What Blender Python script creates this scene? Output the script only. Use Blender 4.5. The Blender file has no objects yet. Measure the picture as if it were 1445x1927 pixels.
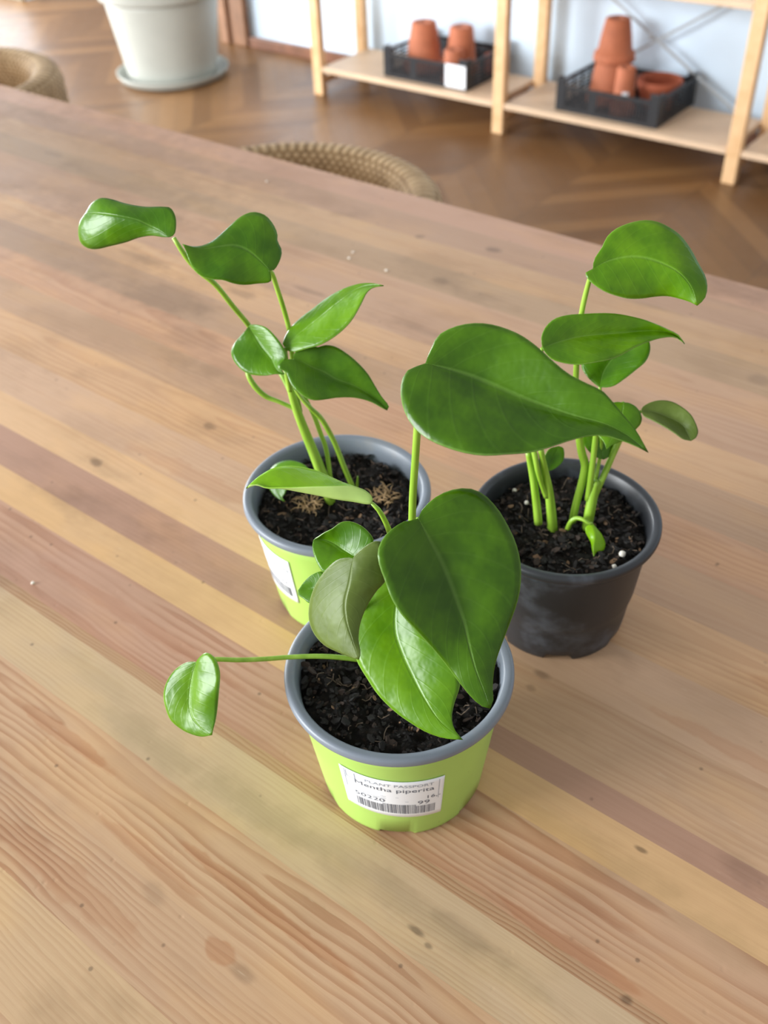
import bpy, bmesh, math, random
from mathutils import Vector, Matrix, noise as mnoise

random.seed(7)
S = bpy.context.scene
COL = S.collection
PI = math.pi

# ---------------------------------------------------------------- camera
# World: X runs along the table and the wall, Y points to the wall, Z up; z = 0 is the table top.
cam_data = bpy.data.cameras.new('camera')
cam = bpy.data.objects.new('camera', cam_data); COL.objects.link(cam)
cam_data.sensor_fit = 'HORIZONTAL'
cam_data.sensor_width = 36.0
cam_data.lens = 36.0 * 1839.765 / 1445.0
cam_data.clip_start = 0.02
cam_data.dof.use_dof = True
cam_data.dof.focus_distance = 0.46
cam_data.dof.aperture_fstop = 14.0
_a = math.radians(-39.3)
_M = Matrix(((math.cos(_a), math.sin(_a), 0), (-math.sin(_a), math.cos(_a), 0), (0, 0, 1)))
_pitch, _roll = 0.703284, -0.047389
_fw = Vector((0, math.cos(_pitch), -math.sin(_pitch)))
_rt = Vector((1, 0, 0)); _up = _rt.cross(_fw)
_r = _rt * math.cos(_roll) + _up * math.sin(_roll)
_u = _up * math.cos(_roll) - _rt * math.sin(_roll)
_r, _u, _fw = _M @ _r, _M @ _u, _M @ _fw
mw = Matrix.Identity(4)
for i in range(3):
    mw[i][0], mw[i][1], mw[i][2] = _r[i], _u[i], -_fw[i]
mw.translation = Vector((0, 0, 0.49762))
cam.matrix_world = mw
S.camera = cam

# ---------------------------------------------------------------- world, light, exposure
W = bpy.data.worlds.new('daylight'); S.world = W; W.use_nodes = True
W.node_tree.nodes['Background'].inputs['Color'].default_value = (0.97, 0.98, 1.0, 1)
W.node_tree.nodes['Background'].inputs['Strength'].default_value = 0.45

def window_light(name, loc, target, sx, sy, power, color):
    l = bpy.data.lights.new(name, 'AREA'); l.shape = 'RECTANGLE'; l.size = sx; l.size_y = sy
    l.energy = power; l.color = color
    o = bpy.data.objects.new(name, l); COL.objects.link(o)
    o.location = loc
    o.rotation_euler = (Vector(target) - Vector(loc)).to_track_quat('-Z', 'Y').to_euler()
    return o
window_light('window_daylight', (-3.6, -3.2, 0.95), (-1.9, 2.6, -0.1), 2.8, 2.4, 385, (0.95, 0.98, 1.0))
window_light('window_daylight', (-6.6, 1.5, 0.35), (-2.6, 2.6, -0.75), 2.4, 1.6, 260, (0.95, 0.98, 1.0))

vs = S.view_settings
S.display_settings.display_device = 'sRGB'
vs.view_transform = 'Standard'; vs.look = 'None'; vs.gamma = 1.0; vs.use_curve_mapping = False
vs.exposure = 0.62

# ---------------------------------------------------------------- node helpers
def lin(r, g, b):
    f = lambda c: (c / 255 / 12.92) if c / 255 <= 0.04045 else ((c / 255 + 0.055) / 1.055) ** 2.4
    return (f(r), f(g), f(b), 1.0)

class NT:
    def __init__(self, name):
        self.m = bpy.data.materials.new(name); self.m.use_nodes = True
        self.t = self.m.node_tree; self.n = self.t.nodes; self.l = self.t.links
        self.b = self.n['Principled BSDF']; self.out = self.n['Material Output']
    def put(self, sock, v):
        if v is None: return
        if isinstance(v, bpy.types.NodeSocket): self.l.new(v, sock)
        else:
            try: sock.default_value = v
            except Exception:
                sock.default_value = tuple(v)[:3] if len(sock.default_value) == 3 else tuple(v) + (1,)
    def math(self, op, a, b=None, c=None, clamp=False):
        n = self.n.new('ShaderNodeMath'); n.operation = op; n.use_clamp = clamp
        for i, v in enumerate((a, b, c)): self.put(n.inputs[i], v)
        return n.outputs[0]
    def vec(self, op, a, b=None):
        n = self.n.new('ShaderNodeVectorMath'); n.operation = op
        self.put(n.inputs[0], a); self.put(n.inputs[1], b)
        return n.outputs['Value'] if op in ('LENGTH', 'DISTANCE', 'DOT_PRODUCT') else n.outputs[0]
    def coord(self, k='Object'):
        return self.n.new('ShaderNodeTexCoord').outputs[k]
    def sep(self, v):
        n = self.n.new('ShaderNodeSeparateXYZ'); self.l.new(v, n.inputs[0]); return n.outputs
    def comb(self, x, y, z):
        n = self.n.new('ShaderNodeCombineXYZ')
        for i, v in enumerate((x, y, z)): self.put(n.inputs[i], v)
        return n.outputs[0]
    def noise(self, v, scale=5, detail=2, rough=0.5, dist=0.0, out='Fac'):
        n = self.n.new('ShaderNodeTexNoise'); self.put(n.inputs['Vector'], v)
        n.inputs['Scale'].default_value = scale; n.inputs['Detail'].default_value = detail
        n.inputs['Roughness'].default_value = rough; n.inputs['Distortion'].default_value = dist
        return n.outputs[out]
    def voro(self, v, scale=5, feature='F1', out='Distance', rnd=1.0):
        n = self.n.new('ShaderNodeTexVoronoi'); n.feature = feature; self.put(n.inputs['Vector'], v)
        n.inputs['Scale'].default_value = scale; n.inputs['Randomness'].default_value = rnd
        return n.outputs[out]
    def white(self, v, out='Value'):
        n = self.n.new('ShaderNodeTexWhiteNoise'); n.noise_dimensions = '3D'; self.l.new(v, n.inputs['Vector']); return n.outputs[out]
    def ramp(self, f, stops, interp='LINEAR'):
        n = self.n.new('ShaderNodeValToRGB'); n.color_ramp.interpolation = interp
        e = n.color_ramp.elements
        while len(e) < len(stops): e.new(0.5)
        for i, (p, c) in enumerate(stops):
            e[i].position = p; e[i].color = c if len(c) == 4 else tuple(c) + (1,)
        self.put(n.inputs[0], f); return n.outputs[0]
    def step(self, f, a, b):
        n = self.n.new('ShaderNodeMapRange'); n.interpolation_type = 'SMOOTHSTEP'
        self.put(n.inputs[0], f); self.put(n.inputs[1], a); self.put(n.inputs[2], b)
        return n.outputs[0]
    def mix(self, f, a, b, mode='MIX'):
        n = self.n.new('ShaderNodeMix'); n.data_type = 'RGBA'; n.blend_type = mode
        self.put(n.inputs[0], f); self.put(n.inputs[6], a); self.put(n.inputs[7], b)
        return n.outputs[2]
    def attr(self, name, out='Fac'):
        n = self.n.new('ShaderNodeAttribute'); n.attribute_name = name; return n.outputs[out]
    def bump(self, h, strength=0.3, dist=0.002):
        n = self.n.new('ShaderNodeBump'); n.inputs['Strength'].default_value = strength
        n.inputs['Distance'].default_value = dist; self.put(n.inputs['Height'], h); return n.outputs[0]
    def set(self, **k):
        for kk, v in k.items():
            self.put(self.b.inputs[{'color': 'Base Color', 'rough': 'Roughness', 'normal': 'Normal', 'spec': 'Specular IOR Level', 'metal': 'Metallic', 'coat': 'Coat Weight', 'coatr': 'Coat Roughness', 'sheen': 'Sheen Weight'}[kk]], v)
        return self.m

def plain(name, rgb, rough=0.5, var=0.08, scale=40, bump=0.0, spec=0.5):
    t = NT(name); c = lin(*rgb)
    n = t.noise(t.coord(), scale, 4, 0.6)
    dark = tuple(x * (1 - var * 2) for x in c[:3]) + (1,); light = tuple(min(1, x * (1 + var)) for x in c[:3]) + (1,)
    t.set(color=t.ramp(n, [(0.3, dark), (0.7, light)]), rough=rough, spec=spec)
    if bump: t.set(normal=t.bump(n, bump, 0.002))
    return t.m

# ---------------------------------------------------------------- geometry helpers
def link(name, me, mats, parent=None, smooth=False, loc=None):
    o = bpy.data.objects.new(name, me); COL.objects.link(o)
    for m in (mats if isinstance(mats, (list, tuple)) else [mats]): me.materials.append(m)
    if smooth:
        for p in me.polygons: p.use_smooth = True
    if parent is not None: o.parent = parent
    if loc is not None: o.location = loc
    return o

def obj(name, bm, mats, parent=None, smooth=False, loc=None):
    bmesh.ops.recalc_face_normals(bm, faces=bm.faces)
    me = bpy.data.meshes.new(name); bm.to_mesh(me); bm.free()
    return link(name, me, mats, parent, smooth, loc)

def thing(name, label, cat, loc=(0, 0, 0), rotz=0.0, group=None):
    o = bpy.data.objects.new(name, None); COL.objects.link(o)
    o.empty_display_size = 0.05
    o.location = loc; o.rotation_euler = (0, 0, rotz)
    o['label'] = label; o['category'] = cat
    if group: o['group'] = group
    return o

def tag(o, label, cat, group=None):
    o['label'] = label; o['category'] = cat
    if group: o['group'] = group
    return o

def struct(name, bm, m, loc=None, smooth=False):
    o = obj(name, bm, m, None, smooth, loc); o['kind'] = 'structure'; return o

def box(bm, x0, y0, z0, x1, y1, z1, bevel=0.0, mi=0):
    vs_ = [bm.verts.new(p) for p in ((x0, y0, z0), (x1, y0, z0), (x1, y1, z0), (x0, y1, z0), (x0, y0, z1), (x1, y0, z1), (x1, y1, z1), (x0, y1, z1))]
    fs = [bm.faces.new([vs_[i] for i in q]) for q in ((0, 3, 2, 1), (4, 5, 6, 7), (0, 1, 5, 4), (1, 2, 6, 5), (2, 3, 7, 6), (3, 0, 4, 7))]
    for f in fs: f.material_index = mi
    if bevel:
        es = {e for f in fs for e in f.edges}
        bmesh.ops.bevel(bm, geom=list(es), offset=bevel, segments=2, affect='EDGES', profile=0.5)
    return bm

def newbox(*a, **k):
    return box(bmesh.new(), *a, **k)

def lathe(profile, seg=64, fn=None):
    """closed surface of revolution; profile is (r, z) from bottom axis to top axis; fn(r, z, a) may move a point"""
    bm = bmesh.new(); rings = []
    for r, z in profile:
        if r < 1e-6: rings.append([bm.verts.new((0, 0, z))]); continue
        ring = []
        for k in range(seg):
            a = 2 * PI * k / seg
            rr, zz = fn(r, z, a) if fn else (r, z)
            ring.append(bm.verts.new((rr * math.cos(a), rr * math.sin(a), zz)))
        rings.append(ring)
    for A, B in zip(rings, rings[1:]):
        for k in range(seg):
            k2 = (k + 1) % seg
            if len(A) == 1 and len(B) == 1: continue
            if len(A) == 1: bm.faces.new((A[0], B[k], B[k2]))
            elif len(B) == 1: bm.faces.new((A[k], A[k2], B[0]))
            else: bm.faces.new((A[k], A[k2], B[k2], B[k]))
    return bm

def catmull(P, n):
    """n points evenly spaced by length on the Catmull-Rom curve through P"""
    P = [Vector(p) for p in P]; dense = []
    if len(P) == 2: dense = [P[0].lerp(P[1], k / 20) for k in range(21)]
    else:
        for i in range(len(P) - 1):
            p1, p2 = P[i], P[i + 1]
            p0 = P[i - 1] if i else p1 * 2 - p2
            p3 = P[i + 2] if i + 2 < len(P) else p2 * 2 - p1
            d1 = max((p1 - p0).length, 1e-6) ** .5; d2 = max((p2 - p1).length, 1e-6) ** .5; d3 = max((p3 - p2).length, 1e-6) ** .5
            m1 = ((p1 - p0) / d1 - (p2 - p0) / (d1 + d2) + (p2 - p1) / d2) * d2
            m2 = ((p2 - p1) / d2 - (p3 - p1) / (d2 + d3) + (p3 - p2) / d3) * d2
            for k in range(16):
                t = k / 16; t2 = t * t; t3 = t2 * t
                dense.append(p1 * (2 * t3 - 3 * t2 + 1) + m1 * (t3 - 2 * t2 + t) + p2 * (-2 * t3 + 3 * t2) + m2 * (t3 - t2))
        dense.append(P[-1])
    L = [0.0]
    for a, b in zip(dense, dense[1:]): L.append(L[-1] + (b - a).length)
    out = []; j = 0
    for k in range(n):
        s = L[-1] * k / (n - 1)
        while j < len(L) - 2 and L[j + 1] < s: j += 1
        d = L[j + 1] - L[j]; out.append(dense[j].lerp(dense[j + 1], 0 if d < 1e-12 else (s - L[j]) / d))
    return out

def tube(bm, P, R, seg=8, n=None, caps=True):
    """round tapering tube along the points P with radii R"""
    n = n or max(2, 4 * (len(P) - 1) + 1)
    if len(P) > 2 or n > 2:
        Q = catmull(P, n)
        cum = [0.0]
        for a, b in zip(P, P[1:]): cum.append(cum[-1] + (Vector(b) - Vector(a)).length)
        RR = []
        for k in range(n):
            s = cum[-1] * k / (n - 1); j = 0
            while j < len(cum) - 2 and cum[j + 1] < s: j += 1
            f = (s - cum[j]) / max(cum[j + 1] - cum[j], 1e-9); RR.append(R[j] + (R[j + 1] - R[j]) * min(1, max(0, f)))
    else: Q = [Vector(p) for p in P]; RR = list(R)
    ref = None; rings = []
    for k, p in enumerate(Q):
        d = (Q[min(k + 1, n - 1)] - Q[max(k - 1, 0)]).normalized()
        if ref is None: ref = d.orthogonal().normalized()
        ref = (ref - d * ref.dot(d)).normalized(); bi = d.cross(ref)
        rings.append([bm.verts.new(p + (ref * math.cos(2 * PI * i / seg) + bi * math.sin(2 * PI * i / seg)) * RR[k]) for i in range(seg)])
    for A, B in zip(rings, rings[1:]):
        for i in range(seg): bm.faces.new((A[i], A[(i + 1) % seg], B[(i + 1) % seg], B[i]))
    if caps:
        bm.faces.new(rings[0][::-1]); bm.faces.new(rings[-1])
    return bm

def copy_tree(o, parent=None):
    c = o.copy(); COL.objects.link(c)
    if parent is not None: c.parent = parent
    for ch in list(o.children): copy_tree(ch, c)
    return c

# ---------------------------------------------------------------- materials
def table_wood():
    t = NT('pine_table'); P = t.coord(); x, y, z = t.sep(P)
    tone = t.attr('tone', 'Color'); ring = t.attr('ring', 'Vector'); ext = t.attr('ext', 'Vector')
    cy, cz, slope = t.sep(ring); contrast, freq, seed = t.sep(ext)
    sv = t.comb(seed, t.math('MULTIPLY', seed, 1.7), 0.0)
    low = t.vec('ADD', t.vec('MULTIPLY', P, (3.2, 11.0, 1.0)), sv)
    nv = t.n.new('ShaderNodeTexNoise'); t.l.new(low, nv.inputs['Vector']); nv.inputs['Scale'].default_value = 1.0; nv.inputs['Detail'].default_value = 2.5; nv.inputs['Roughness'].default_value = 0.45
    wr = t.sep(t.vec('SUBTRACT', nv.outputs['Color'], (0.5, 0.5, 0.5)))
    yy = t.math('ADD', t.math('SUBTRACT', y, cy), t.math('MULTIPLY', wr[0], 0.020))
    zz = t.math('ADD', t.math('ADD', cz, t.math('MULTIPLY', slope, x)), t.math('MULTIPLY', wr[1], 0.034))
    nm = t.noise(t.vec('ADD', t.vec('MULTIPLY', P, (14, 55, 1)), sv), 1.0, 2, 0.5)
    yy = t.math('ADD', yy, t.math('MULTIPLY', t.math('SUBTRACT', nm, 0.5), 0.007))
    r = t.math('SQRT', t.math('ADD', t.math('MULTIPLY', yy, yy), t.math('MULTIPLY', zz, zz)))
    fine = t.noise(t.vec('ADD', t.vec('MULTIPLY', P, (26, 260, 1)), sv), 1.0, 2, 0.5)
    r = t.math('ADD', r, t.math('MULTIPLY', t.math('SUBTRACT', fine, 0.5), 0.0016))
    wob = t.noise(t.comb(t.math('MULTIPLY', r, 55.0), seed, 0.0), 1.0, 1, 0.5)
    ph = t.math('ADD', t.math('MULTIPLY', r, freq), t.math('MULTIPLY', wob, 2.6))
    fr = t.math('FRACT', ph)
    late = t.math('MULTIPLY', t.step(fr, 0.25, 0.86), t.math('SUBTRACT', 1.0, t.step(fr, 0.9, 1.0)))
    patch = t.noise(t.vec('ADD', t.vec('MULTIPLY', P, (5, 16, 1)), sv), 1.0, 3, 0.5)
    late = t.math('MULTIPLY', late, t.math('MULTIPLY', contrast, t.step(patch, 0.25, 0.68)))
    col = t.mix(late, tone, t.mix(1.0, tone, (0.68, 0.52, 0.42, 1), 'MULTIPLY'))
    # wide reddish heartwood flames where a growth ring runs flat in the surface
    fl = t.step(t.noise(t.comb(t.math('MULTIPLY', r, 75.0), seed, 3.0), 1.0, 1, 0.5), 0.63, 0.72)
    col = t.mix(t.math('MULTIPLY', fl, t.math('MULTIPLY', contrast, 0.45)), col, t.mix(1.0, col, (0.72, 0.52, 0.40, 1), 'MULTIPLY'))
    fib = t.noise(t.vec('ADD', t.vec('MULTIPLY', P, (18, 950, 1)), sv), 1.0, 3, 0.6)
    col = t.mix(t.math('MULTIPLY', t.step(fib, 0.35, 0.75), 0.16), col, t.mix(1.0, col, (0.7, 0.6, 0.5, 1), 'MULTIPLY'))
    # patchy ageing: greyed and ambered areas, smudges
    mott = t.noise(t.vec('MULTIPLY', P, (7, 15, 1)), 1.0, 4, 0.6)
    col = t.mix(t.math('MULTIPLY', t.step(mott, 0.46, 0.70), 0.5), col, t.mix(1.0, col, (0.74, 0.72, 0.68, 1), 'MULTIPLY'))
    blo = t.noise(t.vec('ADD', t.vec('MULTIPLY', P, (9, 22, 1)), (3.1, 8.2, 0)), 1.0, 3, 0.55)
    col = t.mix(t.math('MULTIPLY', t.step(blo, 0.48, 0.68), 0.5), col, t.mix(1.0, col, (1.14, 1.10, 0.94, 1), 'MULTIPLY'))
    sm = t.noise(t.vec('ADD', t.vec('MULTIPLY', P, (4.2, 8.5, 1)), (11.7, 2.4, 0)), 1.0, 5, 0.68)
    col = t.mix(t.math('MULTIPLY', t.step(sm, 0.53, 0.74), 0.6), col, t.mix(1.0, col, (0.50, 0.46, 0.40, 1), 'MULTIPLY'))
    # knots, stains and dirt specks with places of their own: (x, y, half length, half width, darkness, wobble)
    spots = [(-.613, .365, .010, .006, .75), (-.600, .363, .034, .010, .20), (-.569, .458, .010, .0055, .62), (-.560, .456, .04, .014, .16), (-.55, .893, .012, .008, .55), (-.556, .796, .014, .011, .32),
             (-.204, .799, .014, .012, .30), (-.928, .753, .020, .012, .35), (-1.242, .809, .045, .010, .45), (-.642, .875, .006, .006, .5),
             (-.029, .328, .018, .0085, .30), (-.152, .196, .0065, .0022, .70), (-.142, .193, .003, .0018, .6), (-.079, .307, .0045, .002, .75), (-.187, .383, .007, .004, .5), (-.187, .370, .004, .003, .35),
             (-.049, .229, .004, .003, .65), (-.210, .125, .010, .0045, .35), (-.279, .128, .012, .006, .22), (-.78, .60, .075, .030, .34), (-.70, .56, .05, .022, .26), (-.875, .653, .06, .012, .42), (-.80, .585, .055, .009, .36), (-1.13, .79, .10, .007, .40), (-.72, .655, .022, .008, .4), (-.62, .60, .02, .006, .4), (-.50, .70, .05, .006, .25), (-.30, .70, .06, .008, .22), (-.35, .87, .05, .006, .25), (-.66, .70, .03, .005, .35), (-.93, .60, .05, .03, .26), (-.20, .203, .05, .014, .18), (-.13, .21, .03, .006, .25), (-.86, .86, .07, .012, .2), (-1.25, .80, .42, .20, .30), (-1.0, .62, .24, .07, .28)]
    dw = t.vec('SUBTRACT', t.noise(P, 45.0, 3, 0.6, out='Color'), (0.5, 0.5, 0.5))
    acc = None
    for sx, sy, rx, ry, dk in spots:
        q = t.vec('MULTIPLY', t.vec('SUBTRACT', P, (sx, sy, 0)), (1 / rx, 1 / ry, 0))
        q = t.vec('ADD', q, t.vec('MULTIPLY', dw, (1.3, 1.3, 0)))
        d = t.math('MULTIPLY', t.math('SUBTRACT', 1.0, t.step(t.vec('LENGTH', q), 0.35, 1.15)), dk)
        acc = d if acc is None else t.math('MAXIMUM', acc, d)
    col = t.mix(acc, col, t.mix(1.0, col, (0.27, 0.25, 0.24, 1), 'MULTIPLY'))
    flames = [(-.409, .166, .052, .0055, .55), (-.225, .158, .075, .0048, .6), (-.228, .126, .012, .006, .6), (-.085, .236, .045, .005, .5), (-.33, .104, .07, .010, .35), (-.30, .142, .05, .004, .4), (-.12, .262, .07, .004, .4), (-.05, .40, .07, .006, .35), (-.03, .46, .05, .008, .3), (-.44, .26, .12, .006, .35), (-.52, .40, .10, .010, .25)]
    fac = None
    for sx, sy, rx, ry, dk in flames:
        q = t.vec('MULTIPLY', t.vec('SUBTRACT', P, (sx, sy, 0)), (1 / rx, 1 / ry, 0))
        q = t.vec('ADD', q, t.vec('MULTIPLY', dw, (.9, 1.5, 0)))
        d = t.math('MULTIPLY', t.math('SUBTRACT', 1.0, t.step(t.vec('LENGTH', q), 0.75, 1.05)), dk)
        fac = d if fac is None else t.math('MAXIMUM', fac, d)
    col = t.mix(fac, col, t.mix(1.0, col, (0.80, 0.60, 0.47, 1), 'MULTIPLY'))
    moss = None
    for sx, sy, rx, ry, dk in [(-.27, .200, .06, .012, .5), (-.36, .196, .05, .012, .4), (-.14, .205, .07, .010, .35), (-.42, .21, .05, .01, .25), (-.10, .29, .07, .012, .4), (-.02, .285, .05, .010, .35)]:
        q = t.vec('MULTIPLY', t.vec('SUBTRACT', P, (sx, sy, 0)), (1 / rx, 1 / ry, 0))
        q = t.vec('ADD', q, t.vec('MULTIPLY', dw, (2.0, 2.0, 0)))
        d = t.math('MULTIPLY', t.math('SUBTRACT', 1.0, t.step(t.vec('LENGTH', q), 0.2, 1.25)), dk)
        moss = d if moss is None else t.math('MAXIMUM', moss, d)
    col = t.mix(moss, col, t.mix(1.0, col, (0.66, 0.68, 0.60, 1), 'MULTIPLY'))
    sp = t.voro(P, 95.0, out='Distance'); sc = t.sep(t.voro(P, 95.0, out='Color'))
    speck = t.math('MULTIPLY', t.math('SUBTRACT', 1.0, t.step(sp, 0.06, 0.17)), t.step(sc[0], 0.90, 0.95))
    col = t.mix(t.math('MULTIPLY', speck, 0.5), col, (0.045, 0.028, 0.016, 1))
    joint = t.attr('edge', 'Fac')
    scr = t.step(t.noise(t.vec('MULTIPLY', P, (60, 420, 1)), 1.0, 2, 0.5), 0.72, 0.80)
    col = t.mix(t.math('MULTIPLY', scr, 0.18), col, (0.72, 0.58, 0.42, 1))
    rough = t.math('ADD', 0.40, t.math('MULTIPLY', mott, 0.2))
    h = t.math('ADD', t.math('MULTIPLY', late, 0.5), t.math('MULTIPLY', fib, 0.35))
    dent = t.step(t.voro(P, 60.0), 0.0, 0.12)
    h = t.math('ADD', h, t.math('MULTIPLY', dent, 0.8))
    return t.set(color=col, rough=rough, spec=0.36, normal=t.bump(h, 0.22, 0.0006))

def parquet():
    t = NT('parquet'); P = t.coord(); x, y, z = t.sep(P)
    w = 0.36
    u = t.math('DIVIDE', x, w); c = t.math('FLOOR', u); fx = t.math('SUBTRACT', u, c)
    sg = t.math('SUBTRACT', t.math('MULTIPLY', t.math('PINGPONG', c, 1.0), 2.0), 1.0)
    s = t.math('DIVIDE', t.math('ADD', y, t.math('MULTIPLY', sg, t.math('MULTIPLY', fx, w))), 0.095)
    k = t.math('FLOOR', s); f = t.math('SUBTRACT', s, k)
    rnd = t.white(t.comb(c, k, 0.0))
    col = t.ramp(rnd, [(0.0, lin(112, 79, 47)), (0.45, lin(126, 90, 54)), (1.0, lin(142, 104, 64))])
    g = t.noise(t.vec('MULTIPLY', P, (9, 9, 1)), 2.0, 4, 0.6)
    col = t.mix(t.math('MULTIPLY', g, 0.35), col, t.mix(1.0, col, (0.72, 0.66, 0.6, 1), 'MULTIPLY'))
    gap = t.math('MAXIMUM', t.math('SUBTRACT', 1.0, t.step(f, 0.0, 0.05)), t.math('SUBTRACT', 1.0, t.step(fx, 0.0, 0.014)))
    col = t.mix(t.math('MULTIPLY', gap, 0.6), col, (0.06, 0.035, 0.02, 1))
    return t.set(color=col, rough=t.math('ADD', 0.32, t.math('MULTIPLY', g, 0.16)), spec=0.5, normal=t.bump(t.noise(P, 3.0, 2), 0.06, 0.01))

def shelf_pine():
    t = NT('shelf_pine'); P = t.coord()
    n = t.noise(t.vec('MULTIPLY', P, (30, 30, 30)), 1.0, 3, 0.5)
    return t.set(color=t.ramp(n, [(0.3, lin(222, 178, 128)), (0.7, lin(236, 196, 148))]), rough=0.5)

def leaf_mat(name, dark, light, under, rib, trans=0.16, rough=0.30):
    t = NT(name); P = t.coord('Generated'); s = t.attr('cross', 'Fac'); a = t.attr('along', 'Fac')
    n = t.noise(t.coord(), 55.0, 3, 0.55)
    col = t.mix(t.step(n, 0.3, 0.72), lin(*dark), lin(*light))
    vein = t.math('FRACT', t.math('ADD', t.math('MULTIPLY', a, 9.0), t.math('MULTIPLY', s, -2.6)))
    vein = t.math('SUBTRACT', 1.0, t.step(t.math('ABSOLUTE', t.math('SUBTRACT', vein, 0.5)), 0.0, 0.10))
    col = t.mix(t.math('MULTIPLY', vein, 0.03), col, lin(*rib))
    mid = t.math('SUBTRACT', 1.0, t.step(s, 0.004, 0.055))
    col = t.mix(t.math('MULTIPLY', mid, 0.2), col, lin(*rib))
    edge = t.step(s, 0.965, 1.0)
    col = t.mix(t.math('MULTIPLY', edge, 0.45), col, lin(*rib))
    wr = t.noise(t.coord(), 120.0, 2, 0.5)
    h = t.math('ADD', t.math('ADD', t.math('MULTIPLY', vein, 0.05), t.math('MULTIPLY', mid, -0.35)), t.math('ADD', t.math('MULTIPLY', n, 1.6), t.math('MULTIPLY', wr, 0.25)))
    t.set(color=col, rough=rough, spec=0.32, normal=t.bump(h, 0.5, 0.0014))
    tr = t.n.new('ShaderNodeBsdfTranslucent'); t.put(tr.inputs['Color'], tuple(min(1, c * 1.9) for c in lin(*light)[:3]) + (1,))
    mx = t.n.new('ShaderNodeMixShader'); mx.inputs[0].default_value = trans
    t.l.new(t.b.outputs[0], mx.inputs[1]); t.l.new(tr.outputs[0], mx.inputs[2]); t.l.new(mx.outputs[0], t.out.inputs['Surface'])
    u = plain(name + '_underside', under, 0.55, 0.06, 60)
    return [t.m, u]

def stem_mat():
    t = NT('stem_green'); n = t.noise(t.vec('MULTIPLY', t.coord(), (160, 160, 20)), 1.0, 3, 0.5)
    return t.set(color=t.ramp(n, [(0.3, lin(120, 160, 36)), (0.7, lin(150, 188, 66))]), rough=0.38)

def soil_mat():
    t = NT('potting_soil'); P = t.coord()
    n = t.noise(P, 260.0, 6, 0.7); n2 = t.noise(P, 60.0, 3, 0.6)
    col = t.ramp(n, [(0.30, lin(9, 7, 5)), (0.55, lin(22, 17, 11)), (0.74, lin(52, 38, 27)), (0.84, lin(80, 60, 44))])
    col = t.mix(t.math('MULTIPLY', n2, 0.5), col, t.mix(1.0, col, (0.55, 0.52, 0.5, 1), 'MULTIPLY'))
    return t.set(color=col, rough=0.85, spec=0.25, normal=t.bump(n, 0.9, 0.003))

def plastic(name, rgb, rough=0.4, dust=None, dustamt=0.0, scale=18):
    t = NT(name); n = t.noise(t.coord(), scale, 4, 0.6); c = lin(*rgb)
    col = t.ramp(n, [(0.3, tuple(v * 0.9 for v in c[:3]) + (1,)), (0.7, c)])
    if dust:
        d = t.math('MULTIPLY', t.step(n, 0.50, 0.72), dustamt)
        col = t.mix(d, col, lin(*dust))
    sp = t.voro(t.coord(), 210.0); sc = t.sep(t.voro(t.coord(), 210.0, out='Color'))
    k = t.math('MULTIPLY', t.math('SUBTRACT', 1.0, t.step(sp, 0.05, 0.2)), t.step(sc[0], 0.93, 0.96))
    col = t.mix(t.math('MULTIPLY', k, 0.35), col, lin(70, 60, 45))
    return t.set(color=col, rough=t.math('ADD', rough, t.math('MULTIPLY', n, 0.12)), spec=0.5)

def wicker_mat():
    t = NT('woven_seagrass'); x, y, z = t.sep(t.coord()); P = t.coord()
    an = t.math('ARCTAN2', y, x)
    row = t.math('FLOOR', t.math('MULTIPLY', z, 130.0))
    wv = t.math('SINE', t.math('ADD', t.math('MULTIPLY', an, 84.0), t.math('MULTIPLY', row, PI)))
    wz = t.math('ABSOLUTE', t.math('SINE', t.math('MULTIPLY', z, 130.0 * PI)))
    h = t.math('MULTIPLY', t.math('ADD', t.math('MULTIPLY', wv, 0.5), 0.5), wz)
    n = t.noise(P, 30.0, 4, 0.65)
    col = t.ramp(t.math('ADD', t.math('MULTIPLY', h, 0.55), t.math('MULTIPLY', n, 0.6)), [(0.15, lin(104, 78, 48)), (0.45, lin(160, 130, 92)), (0.95, lin(206, 178, 138))])
    return t.set(color=col, rough=0.75, spec=0.3, normal=t.bump(h, 0.6, 0.004))

M_TABLE = table_wood(); M_FLOOR = parquet(); M_PINE = shelf_pine()
M_BOARD = plain('shelf_board_pine', (222, 192, 160), 0.5, 0.05, 9)
M_WALL = plain('white_wall', (216, 235, 252), 0.7, 0.01, 12)
M_BROWN = plain('brown_painted_wood', (132, 88, 64), 0.5, 0.15, 14)
M_JAMB = plain('door_casing_wood', (156, 114, 84), 0.45, 0.14, 12)
M_DARK = plain('grey_baseboard', (112, 104, 88), 0.6, 0.06, 10)
M_LEAF = leaf_mat('leaf', (50, 86, 0), (70, 110, 2), (140, 172, 84), (136, 176, 84))
M_LEAFMID = leaf_mat('leaf_mid', (74, 118, 4), (98, 142, 10), (150, 180, 90), (150, 192, 92))
M_LEAFFRESH = leaf_mat('leaf_fresh', (60, 104, 2), (84, 130, 6), (140, 172, 84), (136, 176, 84))
M_LEAFDULL = leaf_mat('leaf_dull', (78, 96, 30), (94, 112, 44), (130, 156, 90), (142, 158, 104), 0.10, 0.46)
M_LEAFYOUNG = leaf_mat('leaf_young', (128, 178, 14), (150, 198, 30), (164, 192, 104), (168, 206, 96), 0.25, 0.26)
M_STEM = stem_mat(); M_SOIL = soil_mat()
M_LIME = plastic('lime_plastic', (170, 206, 100), 0.36)
M_GREY = plastic('grey_plastic', (118, 126, 136), 0.36, (140, 134, 122), 0.35, 30)
M_BLACK = plastic('black_plastic', (40, 42, 46), 0.36, (92, 98, 108), 0.55, 26)
M_PAPER = plain('label_paper', (240, 243, 246), 0.45, 0.01, 20)
M_INK = plain('label_ink', (92, 98, 110), 0.6, 0.05, 90)
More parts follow.
